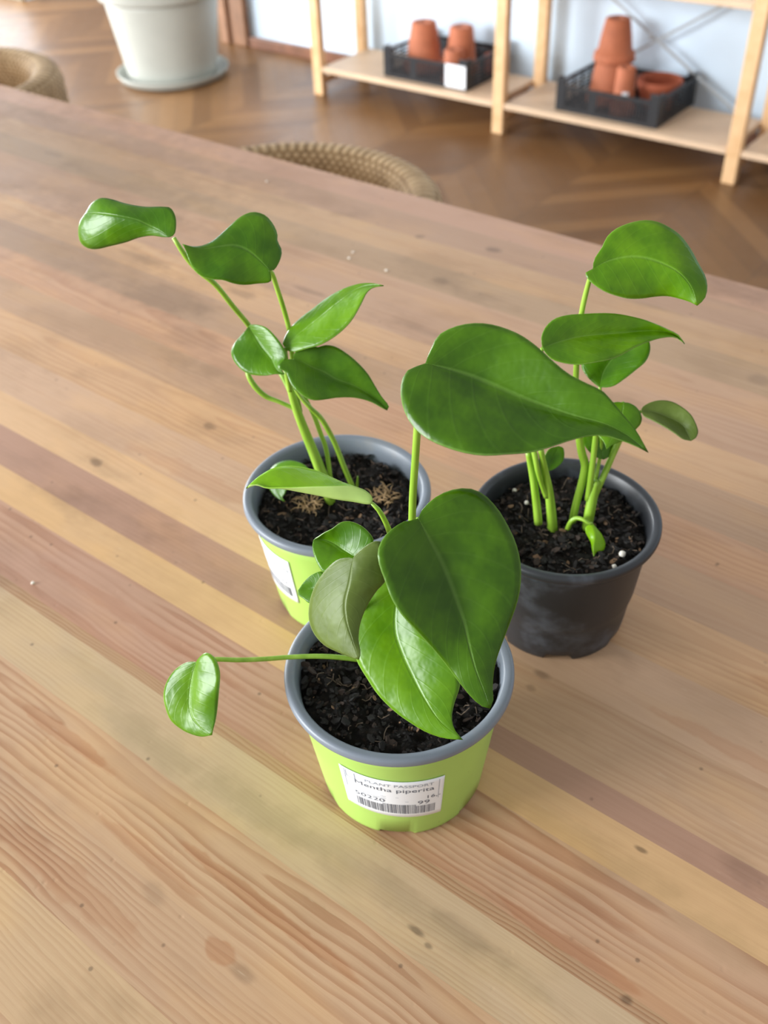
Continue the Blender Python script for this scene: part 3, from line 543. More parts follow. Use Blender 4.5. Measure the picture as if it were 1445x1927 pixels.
STEMS = [
 ('stem', 'A', None,
  [(-.3632,.3563,.1860),(-.3619,.3573,.1734),(-.3603,.3587,.1577),(-.3569,.3615,.1373),(-.3524,.3652,.1128),(-.3487,.3682,.0889),(-.3470,.3695,.0688)],
  [0.00130,0.00213,0.00266,0.00305,0.00346,0.00372,0.00361]),
 ('petiole', 'A', 'A1',
  [(-.4046,.3244,.2707),(-.3998,.3270,.2591),(-.3980,.3330,.2485),(-.3943,.3386,.2406),(-.3922,.3481,.2225),(-.3931,.3602,.2024),(-.3871,.3651,.1853),(-.3756,.3643,.1737),(-.3636,.3585,.1683),(-.3596,.3593,.1537)],
  [0.00123,0.00155,0.00156,0.00158,0.00161,0.00166,0.00168,0.00167,0.00165,0.00167]),
 ('petiole', 'A', 'A2',
  [(-.3600,.3503,.2531),(-.3606,.3526,.2496),(-.3624,.3570,.2376),(-.3626,.3607,.2223),(-.3635,.3638,.2084),(-.3634,.3639,.1939),(-.3640,.3634,.1714),(-.3604,.3624,.1516)],
  [0.00106,0.00137,0.00140,0.00142,0.00144,0.00146,0.00149,0.00151]),
 ('petiole', 'A', 'A3',
  [(-.3603,.3561,.2010),(-.3631,.3582,.1923),(-.3636,.3598,.1772),(-.3614,.3603,.1603)],
  [0.00096,0.00129,0.00131,0.00133]),
 ('petiole', 'A', 'A4',
  [(-.3869,.3564,.1862),(-.3863,.3508,.1832),(-.3852,.3461,.1805),(-.3808,.3457,.1727),(-.3753,.3490,.1649),(-.3686,.3532,.1612),(-.3604,.3585,.1558)],
  [0.00100,0.00116,0.00149,0.00182,0.00166,0.00133,0.00133]),
 ('petiole', 'A', 'A5',
  [(-.3512,.3525,.1976),(-.3536,.3505,.1929),(-.3559,.3507,.1867),(-.3591,.3545,.1722)],
  [0.00079,0.00111,0.00128,0.00147]),
 ('petiole', 'A', 'A6',
  [(-.3597,.3654,.1037),(-.3569,.3697,.0953),(-.3506,.3705,.0842),(-.3468,.3697,.0772)],
  [0.00088,0.00106,0.00107,0.00107]),
 ('stem', 'A', None,
  [(-.3586,.3575,.1734),(-.3552,.3590,.1662),(-.3512,.3623,.1581),(-.3477,.3664,.1503),(-.3436,.3723,.1309),(-.3406,.3774,.1067),(-.3377,.3810,.0887)],
  [0.00098,0.00131,0.00149,0.00167,0.00170,0.00174,0.00177]),
 ('stem', 'A', None,
  [(-.3571,.3639,.1639),(-.3569,.3666,.1566),(-.3545,.3686,.1464),(-.3524,.3703,.1339),(-.3504,.3719,.1223),(-.3487,.3720,.0977)],
  [0.00132,0.00134,0.00152,0.00153,0.00155,0.00141]),
 ('sprout', 'A', None,
  [(-.3394,.3887,.0929),(-.3399,.3882,.0865),(-.3405,.3878,.0797)],
  [0.00036,0.00090,0.00108]),
 ('petiole', 'C', 'C1',
  [(-.2068,.2851,.2788),(-.2073,.2813,.2718),(-.2055,.2773,.2616),(-.2048,.2753,.2520),(-.2069,.2762,.2333),(-.2097,.2778,.2127),(-.2122,.2796,.1872),(-.2144,.2803,.1534),(-.2176,.2803,.1081),(-.2186,.2795,.0858)],
  [0.00113,0.00158,0.00170,0.00172,0.00177,0.00183,0.00191,0.00201,0.00229,0.00236]),
 ('petiole', 'C', 'C2',
  [(-.1973,.2647,.2130),(-.2035,.2717,.1973),(-.2095,.2766,.1628),(-.2146,.2776,.1206),(-.2166,.2760,.0914)],
  [0.00095,0.00148,0.00157,0.00182,0.00204]),
 ('petiole', 'C', 'C3',
  [(-.2182,.2797,.1473),(-.2230,.2841,.1299),(-.2234,.2782,.1105),(-.2199,.2758,.0871)],
  [0.00108,0.00140,0.00143,0.00177]),
 ('petiole', 'C', 'C4',
  [(-.2174,.2428,.1944),(-.2283,.2540,.1629),(-.2299,.2625,.1282),(-.2213,.2721,.0918)],
  [0.00073,0.00104,0.00138,0.00175]),
 ('petiole', 'C', 'C5',
  [(-.2284,.2570,.1780),(-.2357,.2660,.1527),(-.2355,.2734,.1174),(-.2220,.2767,.0870)],
  [0.00077,0.00108,0.00142,0.00147]),
 ('petiole', 'C', 'C6',
  [(-.2398,.2423,.1618),(-.2383,.2534,.1463),(-.2293,.2656,.1179),(-.2209,.2725,.0909)],
  [0.00065,0.00081,0.00112,0.00146]),
 ('petiole', 'C', 'C7',
  [(-.2270,.2687,.2052),(-.2252,.2694,.2034),(-.2237,.2714,.1980),(-.2225,.2750,.1859),(-.2227,.2787,.1684),(-.2227,.2813,.1286),(-.2212,.2800,.0867)],
  [0.00087,0.00112,0.00126,0.00141,0.00145,0.00168,0.00177]),
 ('petiole', 'C', 'C8',
  [(-.3013,.2053,.1024),(-.2974,.2091,.1026),(-.2951,.2118,.1025),(-.2851,.2200,.1011),(-.2740,.2290,.1010),(-.2652,.2362,.1015),(-.2520,.2470,.1011),(-.2410,.2560,.0988),(-.2301,.2649,.0944),(-.2203,.2729,.0865)],
  [0.00088,0.00117,0.00131,0.00131,0.00131,0.00130,0.00136,0.00144,0.00145,0.00162]),
 ('petiole', 'B', 'B1',
  [(-.2096,.4390,.2571),(-.2111,.4394,.2498),(-.2124,.4391,.2398),(-.2130,.4386,.2308),(-.2137,.4394,.2136),(-.2131,.4398,.1927),(-.2121,.4407,.1745),(-.2097,.4426,.1554),(-.2065,.4452,.1353),(-.2040,.4473,.1245),(-.2044,.4470,.1124),(-.2060,.4456,.0952),(-.2068,.4437,.0759)],
  [0.00103,0.00134,0.00150,0.00151,0.00154,0.00172,0.00191,0.00227,0.00249,0.00268,0.00255,0.00242,0.00246]),
 ('petiole', 'B', 'B2',
  [(-.2209,.4115,.2195),(-.2257,.4170,.2033),(-.2282,.4223,.1785),(-.2271,.4258,.1543),(-.2233,.4289,.1301),(-.2184,.4303,.1105)],
  [0.00103,0.00137,0.00157,0.00161,0.00182,0.00202]),
 ('petiole', 'B', 'B3',
  [(-.2002,.4464,.1838),(-.2012,.4488,.1759),(-.2005,.4488,.1593),(-.1998,.4481,.1444),(-.1988,.4463,.1257),(-.1989,.4463,.1003)],
  [0.00095,0.00128,0.00146,0.00181,0.00200,0.00205]),
 ('petiole', 'B', 'B4',
  [(-.1906,.4597,.1692),(-.1903,.4655,.1536),(-.1911,.4630,.1407),(-.1923,.4581,.1286),(-.1935,.4532,.1174),(-.1953,.4492,.1065),(-.1970,.4478,.0958)],
  [0.00097,0.00132,0.00184,0.00202,0.00203,0.00221,0.00241]),
 ('petiole', 'B', 'B5',
  [(-.1803,.4628,.1652),(-.1850,.4684,.1559),(-.1896,.4693,.1459),(-.1924,.4645,.1315),(-.1943,.4578,.1162),(-.1972,.4515,.0997)],
  [0.00097,0.00116,0.00117,0.00135,0.00136,0.00138]),
 ('petiole', 'B', 'B6',
  [(-.2002,.4520,.1515),(-.1994,.4568,.1374),(-.1984,.4545,.1249),(-.1978,.4510,.1106),(-.1977,.4472,.0980)],
  [0.00082,0.00100,0.00118,0.00136,0.00137]),
 ('petiole', 'B', 'B7',
  [(-.2236,.4353,.1188),(-.2223,.4329,.1134),(-.2199,.4317,.1046),(-.2167,.4317,.0930)],
  [0.00084,0.00101,0.00102,0.00103]),
 ('petiole', 'B', 'B8',
  [(-.2064,.4368,.0695),(-.2051,.4352,.0804),(-.2029,.4352,.0884),(-.2000,.4363,.0913),(-.1952,.4364,.0919),(-.1918,.4365,.0908),(-.1903,.4378,.0907)],
  [0.00175,0.00173,0.00154,0.00137,0.00119,0.00102,0.00085]),
 ('stem', 'B', None,
  [(-.2328,.4263,.1357),(-.2314,.4275,.1274),(-.2281,.4275,.1142),(-.2250,.4275,.0984),(-.2221,.4273,.0822)],
  [0.00181,0.00216,0.00235,0.00255,0.00277]),
 ('stem', 'B', None,
  [(-.2245,.4253,.1439),(-.2217,.4276,.1275),(-.2187,.4301,.1105),(-.2164,.4319,.0929),(-.2144,.4336,.0724)],
  [0.00178,0.00215,0.00269,0.00308,0.00350]),
 ('stem', 'B', None,
  [(-.2296,.4238,.1447),(-.2267,.4235,.1380),(-.2237,.4234,.1272),(-.2216,.4251,.1175),(-.2189,.4286,.1049)],
  [0.00130,0.00179,0.00165,0.00150,0.00169]),
 ('stem', 'B', None,
  [(-.1959,.4487,.1151),(-.1966,.4481,.1045),(-.1963,.4458,.0931),(-.1963,.4445,.0783)],
  [0.00203,0.00324,0.00344,0.00331]),
]

# ---------------------------------------------------------------- the setting
FZ = -0.75
struct('floor', newbox(-9.6, -4.2, FZ - 0.05, 2.6, 7.0, FZ), M_FLOOR)
WY = 3.40
struct('wall_back', newbox(-3.58, WY, FZ, 2.6, WY + 0.16, 1.75), M_WALL)
struct('baseboard_back', newbox(-3.43, WY - 0.022, FZ, 2.6, WY, FZ + 0.046, 0.004), M_BROWN)
bm = newbox(-3.598, WY - 0.03, FZ, -3.545, WY + 0.19, 1.4, 0.005)
box(bm, -3.545, WY - 0.018, FZ, -3.50, WY, 1.4, 0.004)
box(bm, -3.50, WY - 0.03, FZ, -3.43, WY, 1.4, 0.008)
struct('trim_1', bm, M_JAMB)
struct('wall_hall', newbox(-9.6, 6.86, FZ, 2.6, 7.0, 1.75), M_WALL)
struct('wall_far', newbox(-9.0, WY + 0.02, FZ, -5.14, WY + 0.16, 1.75), M_WALL)
struct('baseboard_far', newbox(-9.0, WY, FZ, -5.14, WY + 0.02, FZ + 0.10, 0.004), M_DARK)

# ---------------------------------------------------------------- table
TX0, TX1, TY0, TY1 = -2.75, 0.75, -0.045, 0.968
STRIPS = [  # y0, y1, tone, ring centre y offset, ring depth, slope, contrast, rings per metre, seed
 (-0.045, 0.039, (195, 162, 128), 0.02, 0.02, 0.05, 0.45, 200, 1.0),
 (0.039, 0.087, (197, 165, 128), -0.1, 0.01, 0.01, 0.28, 300, 2.0),
 (0.087, 0.131, (190, 155, 123), -0.05, 0.004, 0.02, 0.8, 250, 3.4),
 (0.131, 0.183, (194, 158, 124), 0.012, 0.012, 0.035, 0.85, 190, 4.1),
 (0.183, 0.224, (192, 165, 131), -0.12, 0.012, 0.01, 0.28, 380, 5.2),
 (0.224, 0.232, (177, 142, 108), -0.1, 0.012, 0.0, 0.7, 420, 5.9),
 (0.232, 0.286, (183, 143, 119), .022, .010, .03, .70, 200, 6.3, -9, -.25),
 (0.232, 0.286, (191, 153, 121), .022, .010, .03, .75, 200, 6.3, -.25, 9),
 (0.286, 0.315, (206, 166, 120), .10, .03, .02, .10, 200, 7.7),
 (0.315, 0.333, (173, 134, 111), .10, .03, .02, .15, 300, 8.8),
 (0.333, 0.352, (177, 137, 113), .10, .03, .02, .20, 300, 8.8, -9, -.27),
 (0.333, 0.352, (192, 156, 123), .03, .016, .025, .35, 200, 9.1, -.27, 9),
 (0.352, 0.386, (212, 172, 129), .03, .016, .025, .25, 200, 9.1, -9, -.27),
 (0.352, 0.386, (192, 156, 123), .03, .016, .025, .35, 200, 9.1, -.27, 9),
 (0.386, 0.435, (200, 163, 131), -0.03, 0.02, 0.03, 0.3, 200, 10.6),
 (0.435, 0.485, (202, 161, 121), 0.01, 0.014, 0.03, 0.4, 180, 11.2),
 (0.485, 0.532, (185, 149, 117), -0.04, 0.02, 0.02, 0.3, 200, 12.9),
 (0.532, 0.58, (193, 151, 118), 0.015, 0.012, 0.03, 0.4, 180, 13.3),
 (0.58, 0.63, (180, 146, 116), -0.06, 0.01, 0.02, 0.3, 200, 14.5),
 (0.63, 0.68, (199, 160, 122), 0.02, 0.014, 0.03, 0.4, 180, 15.1),
 (0.68, 0.728, (184, 148, 119), -0.02, 0.02, 0.02, 0.3, 200, 16.8),
 (0.728, 0.776, (185, 148, 117), 0.012, 0.012, 0.03, 0.4, 180, 17.4),
 (0.776, 0.824, (174, 143, 111), -0.05, 0.016, 0.02, 0.3, 200, 18.3),
 (0.824, 0.872, (186, 150, 114), 0.02, 0.014, 0.03, 0.4, 180, 19.6),
 (0.872, 0.92, (173, 138, 110), -0.03, 0.014, 0.02, 0.3, 200, 20.2),
 (0.92, 0.968, (182, 142, 115), 0.08, 0.014, 0.02, 0.2, 200, 21.5)]
table = thing('dining_table', 'long worn pine plank table the three potted plants stand on', 'table', (0, 0, FZ))
def tabletop():
    bm = bmesh.new(); z = -FZ; th = 0.034
    tone = bm.loops.layers.float_color.new('tone'); ring = bm.loops.layers.float_vector.new('ring')
    ext = bm.loops.layers.float_vector.new('ext'); edge = bm.loops.layers.float.new('edge')
    def face(pts, s, ev=(0, 0, 0, 0)):
        f = bm.faces.new([bm.verts.new(p) for p in pts])
        for lp, e in zip(f.loops, ev):
            lp[tone] = lin(*s[2]); lp[ring] = ((s[0] + s[1]) / 2 + s[3], s[4], s[5]); lp[ext] = (s[6], s[7], s[8]); lp[edge] = e
    for s in STRIPS:
        y0, y1 = s[0], s[1]
        xa, xb = (max(TX0, s[9]), min(TX1, s[10])) if len(s) > 9 else (TX0, TX1)
        face([(xa, y0, z), (xb, y0, z), (xb, y1, z), (xa, y1, z)], s, (-1, -1, 1, 1))
        if xb < TX1: continue
        face([(TX0, y0, z - th), (TX0, y1, z - th), (TX1, y1, z - th), (TX1, y0, z - th)], s)
        face([(TX0, y0, z - th), (TX0, y0, z), (TX0, y1, z), (TX0, y1, z - th)], s)
        face([(TX1, y0, z - th), (TX1, y1, z - th), (TX1, y1, z), (TX1, y0, z)], s)
    a, b = STRIPS[0], STRIPS[-1]
    face([(TX0, TY0, z - th), (TX1, TY0, z - th), (TX1, TY0, z), (TX0, TY0, z)], a)
    face([(TX0, TY1, z - th), (TX0, TY1, z), (TX1, TY1, z), (TX1, TY1, z - th)], b)
    bmesh.ops.remove_doubles(bm, verts=bm.verts, dist=1e-6)
    me = bpy.data.meshes.new('tabletop'); bm.to_mesh(me); bm.free()
    return link('tabletop', me, M_TABLE, table)
tabletop()
for lx in (TX0 + 0.08, TX1 - 0.16):
    for ly in (TY0 + 0.06, TY1 - 0.14):
        obj('leg', newbox(lx, ly, 0, lx + 0.08, ly + 0.08, -FZ - 0.034, 0.004), M_PINE, table)
bm = bmesh.new()
box(bm, TX0 + 0.16, TY0 + 0.085, -FZ - 0.12, TX1 - 0.16, TY0 + 0.11, -FZ - 0.034)
box(bm, TX0 + 0.16, TY1 - 0.11, -FZ - 0.12, TX1 - 0.16, TY1 - 0.085, -FZ - 0.034)
obj('apron', bm, M_PINE, table)

# ---------------------------------------------------------------- woven chairs on the far side of the table
def woven_chair(label, x, y, rz):
    t = thing('woven_chair', label, 'chair', (x, y, FZ), rz, 'woven chairs along the far table side')
    prof = []
    top, bot, th = 0.660, 0.43, 0.062
    for k in range(19):                                     # outer face, rising in woven rows
        zz = bot + (top - 0.022 - bot) * k / 18; prof.append((0.25 + 0.0035 * (k % 2), zz))
    for k in range(1, 8):                                   # rolled top edge
        a = PI * k / 8; prof.append((0.220 + 0.0300 * math.cos(a), top - 0.022 + 0.022 * math.sin(a)))
    for k in range(19):
        zz = top - 0.022 - (top - 0.022 - bot) * k / 18; prof.append((0.25 - th - 0.0035 * (k % 2), zz))
    bm = bmesh.new(); n = 72; a0, a1 = math.radians(-8), math.radians(188); rings = []
    for i in range(n + 1):
        a = a0 + (a1 - a0) * i / n; e = min(i, n - i) / 8; drop = 0.05 * max(0, 1 - e) ** 2
        rings.append([bm.verts.new((r * math.cos(a), r * math.sin(a), bot + (z - bot) * (1 - drop * 3))) for r, z in prof])
    m = len(prof)
    for A, B in zip(rings, rings[1:]):
        for k in range(m): bm.faces.new((A[k], A[(k + 1) % m], B[(k + 1) % m], B[k]))
    bm.faces.new(rings[0]); bm.faces.new(rings[-1][::-1])
    obj('backrest', bm, M_WICKER, t, True)
    obj('seat', lathe([(0, .395), (.215, .395), (.235, .405), (.24, .42), (.235, .43), (.20, .436), (0, .432)], 48), M_WICKER, t, True)
    for sx in (-1, 1):
        for sy in (-1, 1):
            obj('leg', tube(bmesh.new(), [(sx * .19, sy * .19, 0), (sx * .15, sy * .15, .40)], [.012, .016], 10, 2), M_PINE, t, True)
    return t
woven_chair('woven seagrass chair tucked behind the middle of the far table edge', -1.02, 1.03, 0.12)
woven_chair('woven seagrass chair behind the table, nearest the white planter', -2.04, 1.10, -0.05)

# ---------------------------------------------------------------- white planter
pl = thing('planter', 'large white round planter standing on the parquet by the doorway', 'planter', (-3.42, 2.906, FZ))
obj('saucer', lathe([(0, 0), (.205, 0), (.222, .006), (.235, .030), (.236, .034), (.231, .034), (.216, .012), (.205, .009), (0, .009)], 72), M_PLANTER, pl, True)
obj('pot', lathe([(0, .010), (.178, .010), (.186, .016), (.192, .05), (.228, .30), (.231, .322), (.219, .322), (.214, .30), (.176, .04), (0, .03)], 72), M_PLANTER, pl, True)
obj('rim', lathe([(.219, .315), (.240, .316), (.250, .322), (.252, .330), (.262, .41), (.262, .418), (.256, .422), (.246, .42), (.240, .41), (.228, .33), (.219, .315)], 72), M_PLANTER, pl, True)
obj('soil', lathe([(0, .375), (.12, .377), (.226, .37), (.226, .345), (0, .345)], 40), M_SOIL, pl, True)

# ---------------------------------------------------------------- shelving unit
SY = 3.03
shelf = thing('shelving_unit', 'open pine shelving unit standing against the white wall', 'shelf', (-1.45, SY + 0.15, FZ))
def sh(name, bm, m=M_PINE):
    bmesh.ops.translate(bm, verts=bm.verts, vec=-shelf.location); return obj(name, bm, m, shelf)
PX = (-2.715, -1.877, -1.019, -0.170)
for px_ in PX:
    for y in (SY, SY + 0.275):
        sh('post', newbox(px_ - .022, y, FZ, px_ + .022, y + .032, 1.04, 0.003))
    for z in (-0.70, -0.20, 0.35, 0.9):
        sh('rung', newbox(px_ - .010, SY + .032, z - .012, px_ + .010, SY + .275, z + .012, 0.003))
BZ = -0.642
for a, b in zip(PX, PX[1:]):
    for z in (BZ, -0.232, 0.30):
        sh('shelf_board', newbox(a + .0235, SY + .002, z - .019, b - .0235, SY + .305, z, 0.002), M_BOARD)
def brace(p, q):
    p, q = Vector(p), Vector(q); d = (q - p).normalized(); n = Vector((d.z, 0, -d.x)) * 0.0045
    bm = bmesh.new(); y0, y1 = p.y, p.y + 0.0025
    A = [bm.verts.new((w.x + s * n.x, y, w.z + s * n.z)) for y in (y0, y1) for w, s in ((p, -1), (q, -1), (q, 1), (p, 1))]
    for f in ((0, 1, 2, 3), (7, 6, 5, 4), (0, 4, 5, 1), (1, 5, 6, 2), (2, 6, 7, 3), (3, 7, 4, 0)): bm.faces.new([A[i] for i in f])
    return bm
sh('brace', brace((-1.86, SY + .308, -.208), (-1.036, SY + .308, -.698)), M_STEEL)
sh('brace', brace((-1.05, SY + .3115, -.200), (-1.86, SY + .3115, -.712)), M_STEEL)
sh('brace_bolt', bmesh.new() if False else newbox(-1.478, SY + .300, -.452, -1.462, SY + .308, -.436, 0.002), M_STEEL)

# ---------------------------------------------------------------- crates on the bottom shelf
def crate(label, x0):
    w, d, h = .373, .290, .105
    t = thing('plastic_crate', label, 'crate', (x0, SY + .042, BZ), 0, 'black crates on the bottom shelf')
    bm = bmesh.new()
    for k in range(14): box(bm, .006 + k * (w - .012 - .012) / 13, .004, .0, .018 + k * (w - .012 - .012) / 13, d - .004, .005)
    for k in range(9): box(bm, .004, .006 + k * (d - .024) / 8, .001, w - .004, .018 + k * (d - .024) / 8, .006)
    obj('base', bm, M_CRATE, t)
    for y in (0, d - .005):
        bm = bmesh.new()
        box(bm, .01, y, .0, w - .01, y + .005, .014); box(bm, .01, y, .072, w - .01, y + .005, .084)
        for k in range(34): box(bm, .014 + k * (w - .036) / 33, y + .001, .014, .020 + k * (w - .036) / 33, y + .004, .072)
        box(bm, w * .33, y + .0005, .014, w * .40, y + .0045, .072)
        obj('wall_panel', bm, M_CRATE, t)
    for x in (0, w - .005):
        bm = bmesh.new()
        box(bm, x, .01, 0, x + .005, d - .01, .014); box(bm, x, .01, .080, x + .005, d - .01, .092)
        for k in range(5): box(bm, x + .001, .01, .021 + k * .0118, x + .004, d - .01, .027 + k * .0118)
        for k in range(4): box(bm, x + .0005, d * (.2 + .2 * k) - .003, .014, x + .0045, d * (.2 + .2 * k) + .003, .08)
        obj('wall_panel', bm, M_CRATE, t)
    for sx in (0, 1):
        for sy in (0, 1):
            bm = bmesh.new(); ex, ey = (w, -1) if sx else (0, 1), (d, -1) if sy else (0, 1)
            def b2(x0_, y0_, x1_, y1_):
                xs = sorted((ex[0] + ex[1] * x0_, ex[0] + ex[1] * x1_)); ys = sorted((ey[0] + ey[1] * y0_, ey[0] + ey[1] * y1_))
                box(bm, xs[0], ys[0], 0, xs[1], ys[1], h, 0.001)
            b2(-.001, -.001, .034, .007); b2(-.001, .007, .007, .034)
            obj('corner_post', bm, M_CRATE, t)
    return t
crate('black mesh crate with a white card on its front, on the left shelf bay', -2.411)
crate('black mesh crate holding the tall terracotta stack, on the right shelf bay', -1.671)
card = obj('price_card', newbox(-2.128, SY + .0375, -.634, -2.040, SY + .0395, -.556, .0005), M_CARD)
tag(card, 'plain white card clipped to the front of the left black crate', 'card')

def inverted_pot(label, x, y, z0, r_top, r_bot, h, mat=None, group='terracotta pots in the crates'):
    rim = h * 0.20; t = .006
    rb = lambda z: r_bot - .004 + (r_top - r_bot + .004) * (z / h)
    o = obj('terracotta_pot', lathe([(r_bot - t, 0), (r_bot, .0), (r_bot + .001, .003), (r_bot - .001, rim - .003), (r_bot - .003, rim), (rb(rim) - .002, rim + .001), (rb(h * .6) , h * .6), (r_top, h - .003), (r_top - .003, h), (.008, h), (.008, h - t), (r_top - t, h - t), (rb(rim) - t - .004, rim), (r_bot - t, 0)], 48), mat or M_TERRA, None, True, (x, y, z0))
    return tag(o, label, 'flower pot', group)
CZ0 = BZ + .006
inverted_pot('wide terracotta pot upside down at the left in the left crate', -2.320, 3.205, CZ0, .046, .078, .166)
inverted_pot('taller terracotta pot upside down at the centre back of the left crate', -2.178, 3.245, CZ0, .043, .066, .158)
inverted_pot('small terracotta pot upside down behind the white card of the left crate', -2.132, 3.130, CZ0, .035, .046, .112)
inverted_pot('little terracotta pot low in the back right corner of the left crate', -2.087, 3.310, CZ0, .026, .034, .06, M_TERRADARK)
inverted_pot('lower wide terracotta pot of the tall upside down stack in the right crate', -1.553, 3.240, CZ0, .056, .084, .138)
inverted_pot('upper terracotta pot crowning the tall upside down stack in the right crate', -1.553, 3.240, CZ0 + .132, .041, .069, .130)
sp = inverted_pot('small terracotta pot with a white sticker in front of the tall stack', -1.452, 3.132, CZ0, .030, .042, .150)

def cone_patch(rf, a0, a1, z_at, nu=24, nv=8, off=.0004):
    """a sheet lying on the cone of radius rf(z); z_at(u, v) gives its height"""
    bm = bmesh.new(); g = []
    for j in range(nv + 1):
        row = []
        for i in range(nu + 1):
            u, v = i / nu, j / nv; a = a0 + (a1 - a0) * u; z = z_at(u, v); r = rf(z) + off
            row.append(bm.verts.new((r * math.cos(a), r * math.sin(a), z)))
        g.append(row)
    for j in range(nv):
        for i in range(nu): bm.faces.new((g[j][i], g[j][i + 1], g[j + 1][i + 1], g[j + 1][i]))
    return bm
def sheet(name, bm, mat, parent):
    o = obj(name, bm, mat, parent, True); m = o.modifiers.new('thickness', 'SOLIDIFY'); m.thickness = .0002; m.offset = 1
    return o
sheet('sticker', cone_patch(lambda z: .038 - .008 * (z / .150) + .0012, math.radians(-75), math.radians(-40), lambda u, v: .056 + .024 * v, 10, 4), M_CARD, sp)
bowl = obj('terracotta_bowl', lathe([(0, 0), (.048, 0), (.052, .004), (.070, .066), (.075, .070), (.075, .091), (.072, .093), (.067, .091), (.062, .068), (.046, .012), (0, .010)], 56), M_TERRADARK, None, True, (-1.385, 3.255, CZ0))
tag(bowl, 'wide open terracotta bowl at the right end of the right crate', 'bowl')

# ---------------------------------------------------------------- potted plants
def rot_noise(x, y, z, s): return mnoise.fractal(Vector((x * s, y * s, z * s)), 1.0, 2.0, 5)

def make_pot(parent, kind):
    if kind == 'lime':
        rb = lambda z: .047 + .0102 * z / .083; top = .0910; R = .0625; mb, mr = M_LIME, M_GREY
        body = [(0, .006), (.040, .006), (.0425, .0), (.0462, .0), (.0470, .0012)] + [(rb(z), z) for z in (.004, .02, .04, .06, .075, .0835)]
    else:
        prof = [(.0, .0450), (.012, .0466), (.028, .0482), (.032, .0492), (.036, .0500), (.05, .0513), (.068, .0530), (.0835, .0548)]
        def rb(z):
            for (z0, r0), (z1, r1) in zip(prof, prof[1:]):
                if z <= z1: return r0 + (r1 - r0) * (z - z0) / (z1 - z0)
            return prof[-1][1]
        top = .0895; R = .0602; mb = mr = M_BLACK
        body = [(0, .006), (.038, .006), (.0405, .0), (.0443, .0), (.0450, .0012)] + [(rb(z), z) for z in (.006, .012, .02, .028, .032, .036, .05, .06, .068, .076, .0835)]
    body += [(rb(.0835) - .001, .0835), (rb(.03) - .001, .03), (rb(.01) - .001, .009), (0, .009)]
    def feet(r, z, a):
        if z < .0015 and r > .042:
            k = (math.degrees(a) + 9) % 60
            if k < 22: return (r - .0006, z + .0034)
        return (r, z)
    pot = obj('pot', lathe(body, 144, feet), mb, parent, True)
    t = top
    rim = [(rb(.05) - .0021, .05), (rb(.075) - .0012, .075), (rb(.0835) + .0006, t - .0068), (R - .0018, t - .0058), (R - .0004, t - .0050), (R, t - .0038), (R - .0001, t - .0015), (R - .0010, t - .0003), (R - .0024, t),
           (R - .0050, t - .0004), (R - .0062, t - .0018), (rb(.08) - .0020, t - .008), (rb(.05) - .0032, .05)]
    rim.append(rim[0])
    obj('rim', lathe(rim, 128), mr, pot, True)
    return pot, rb

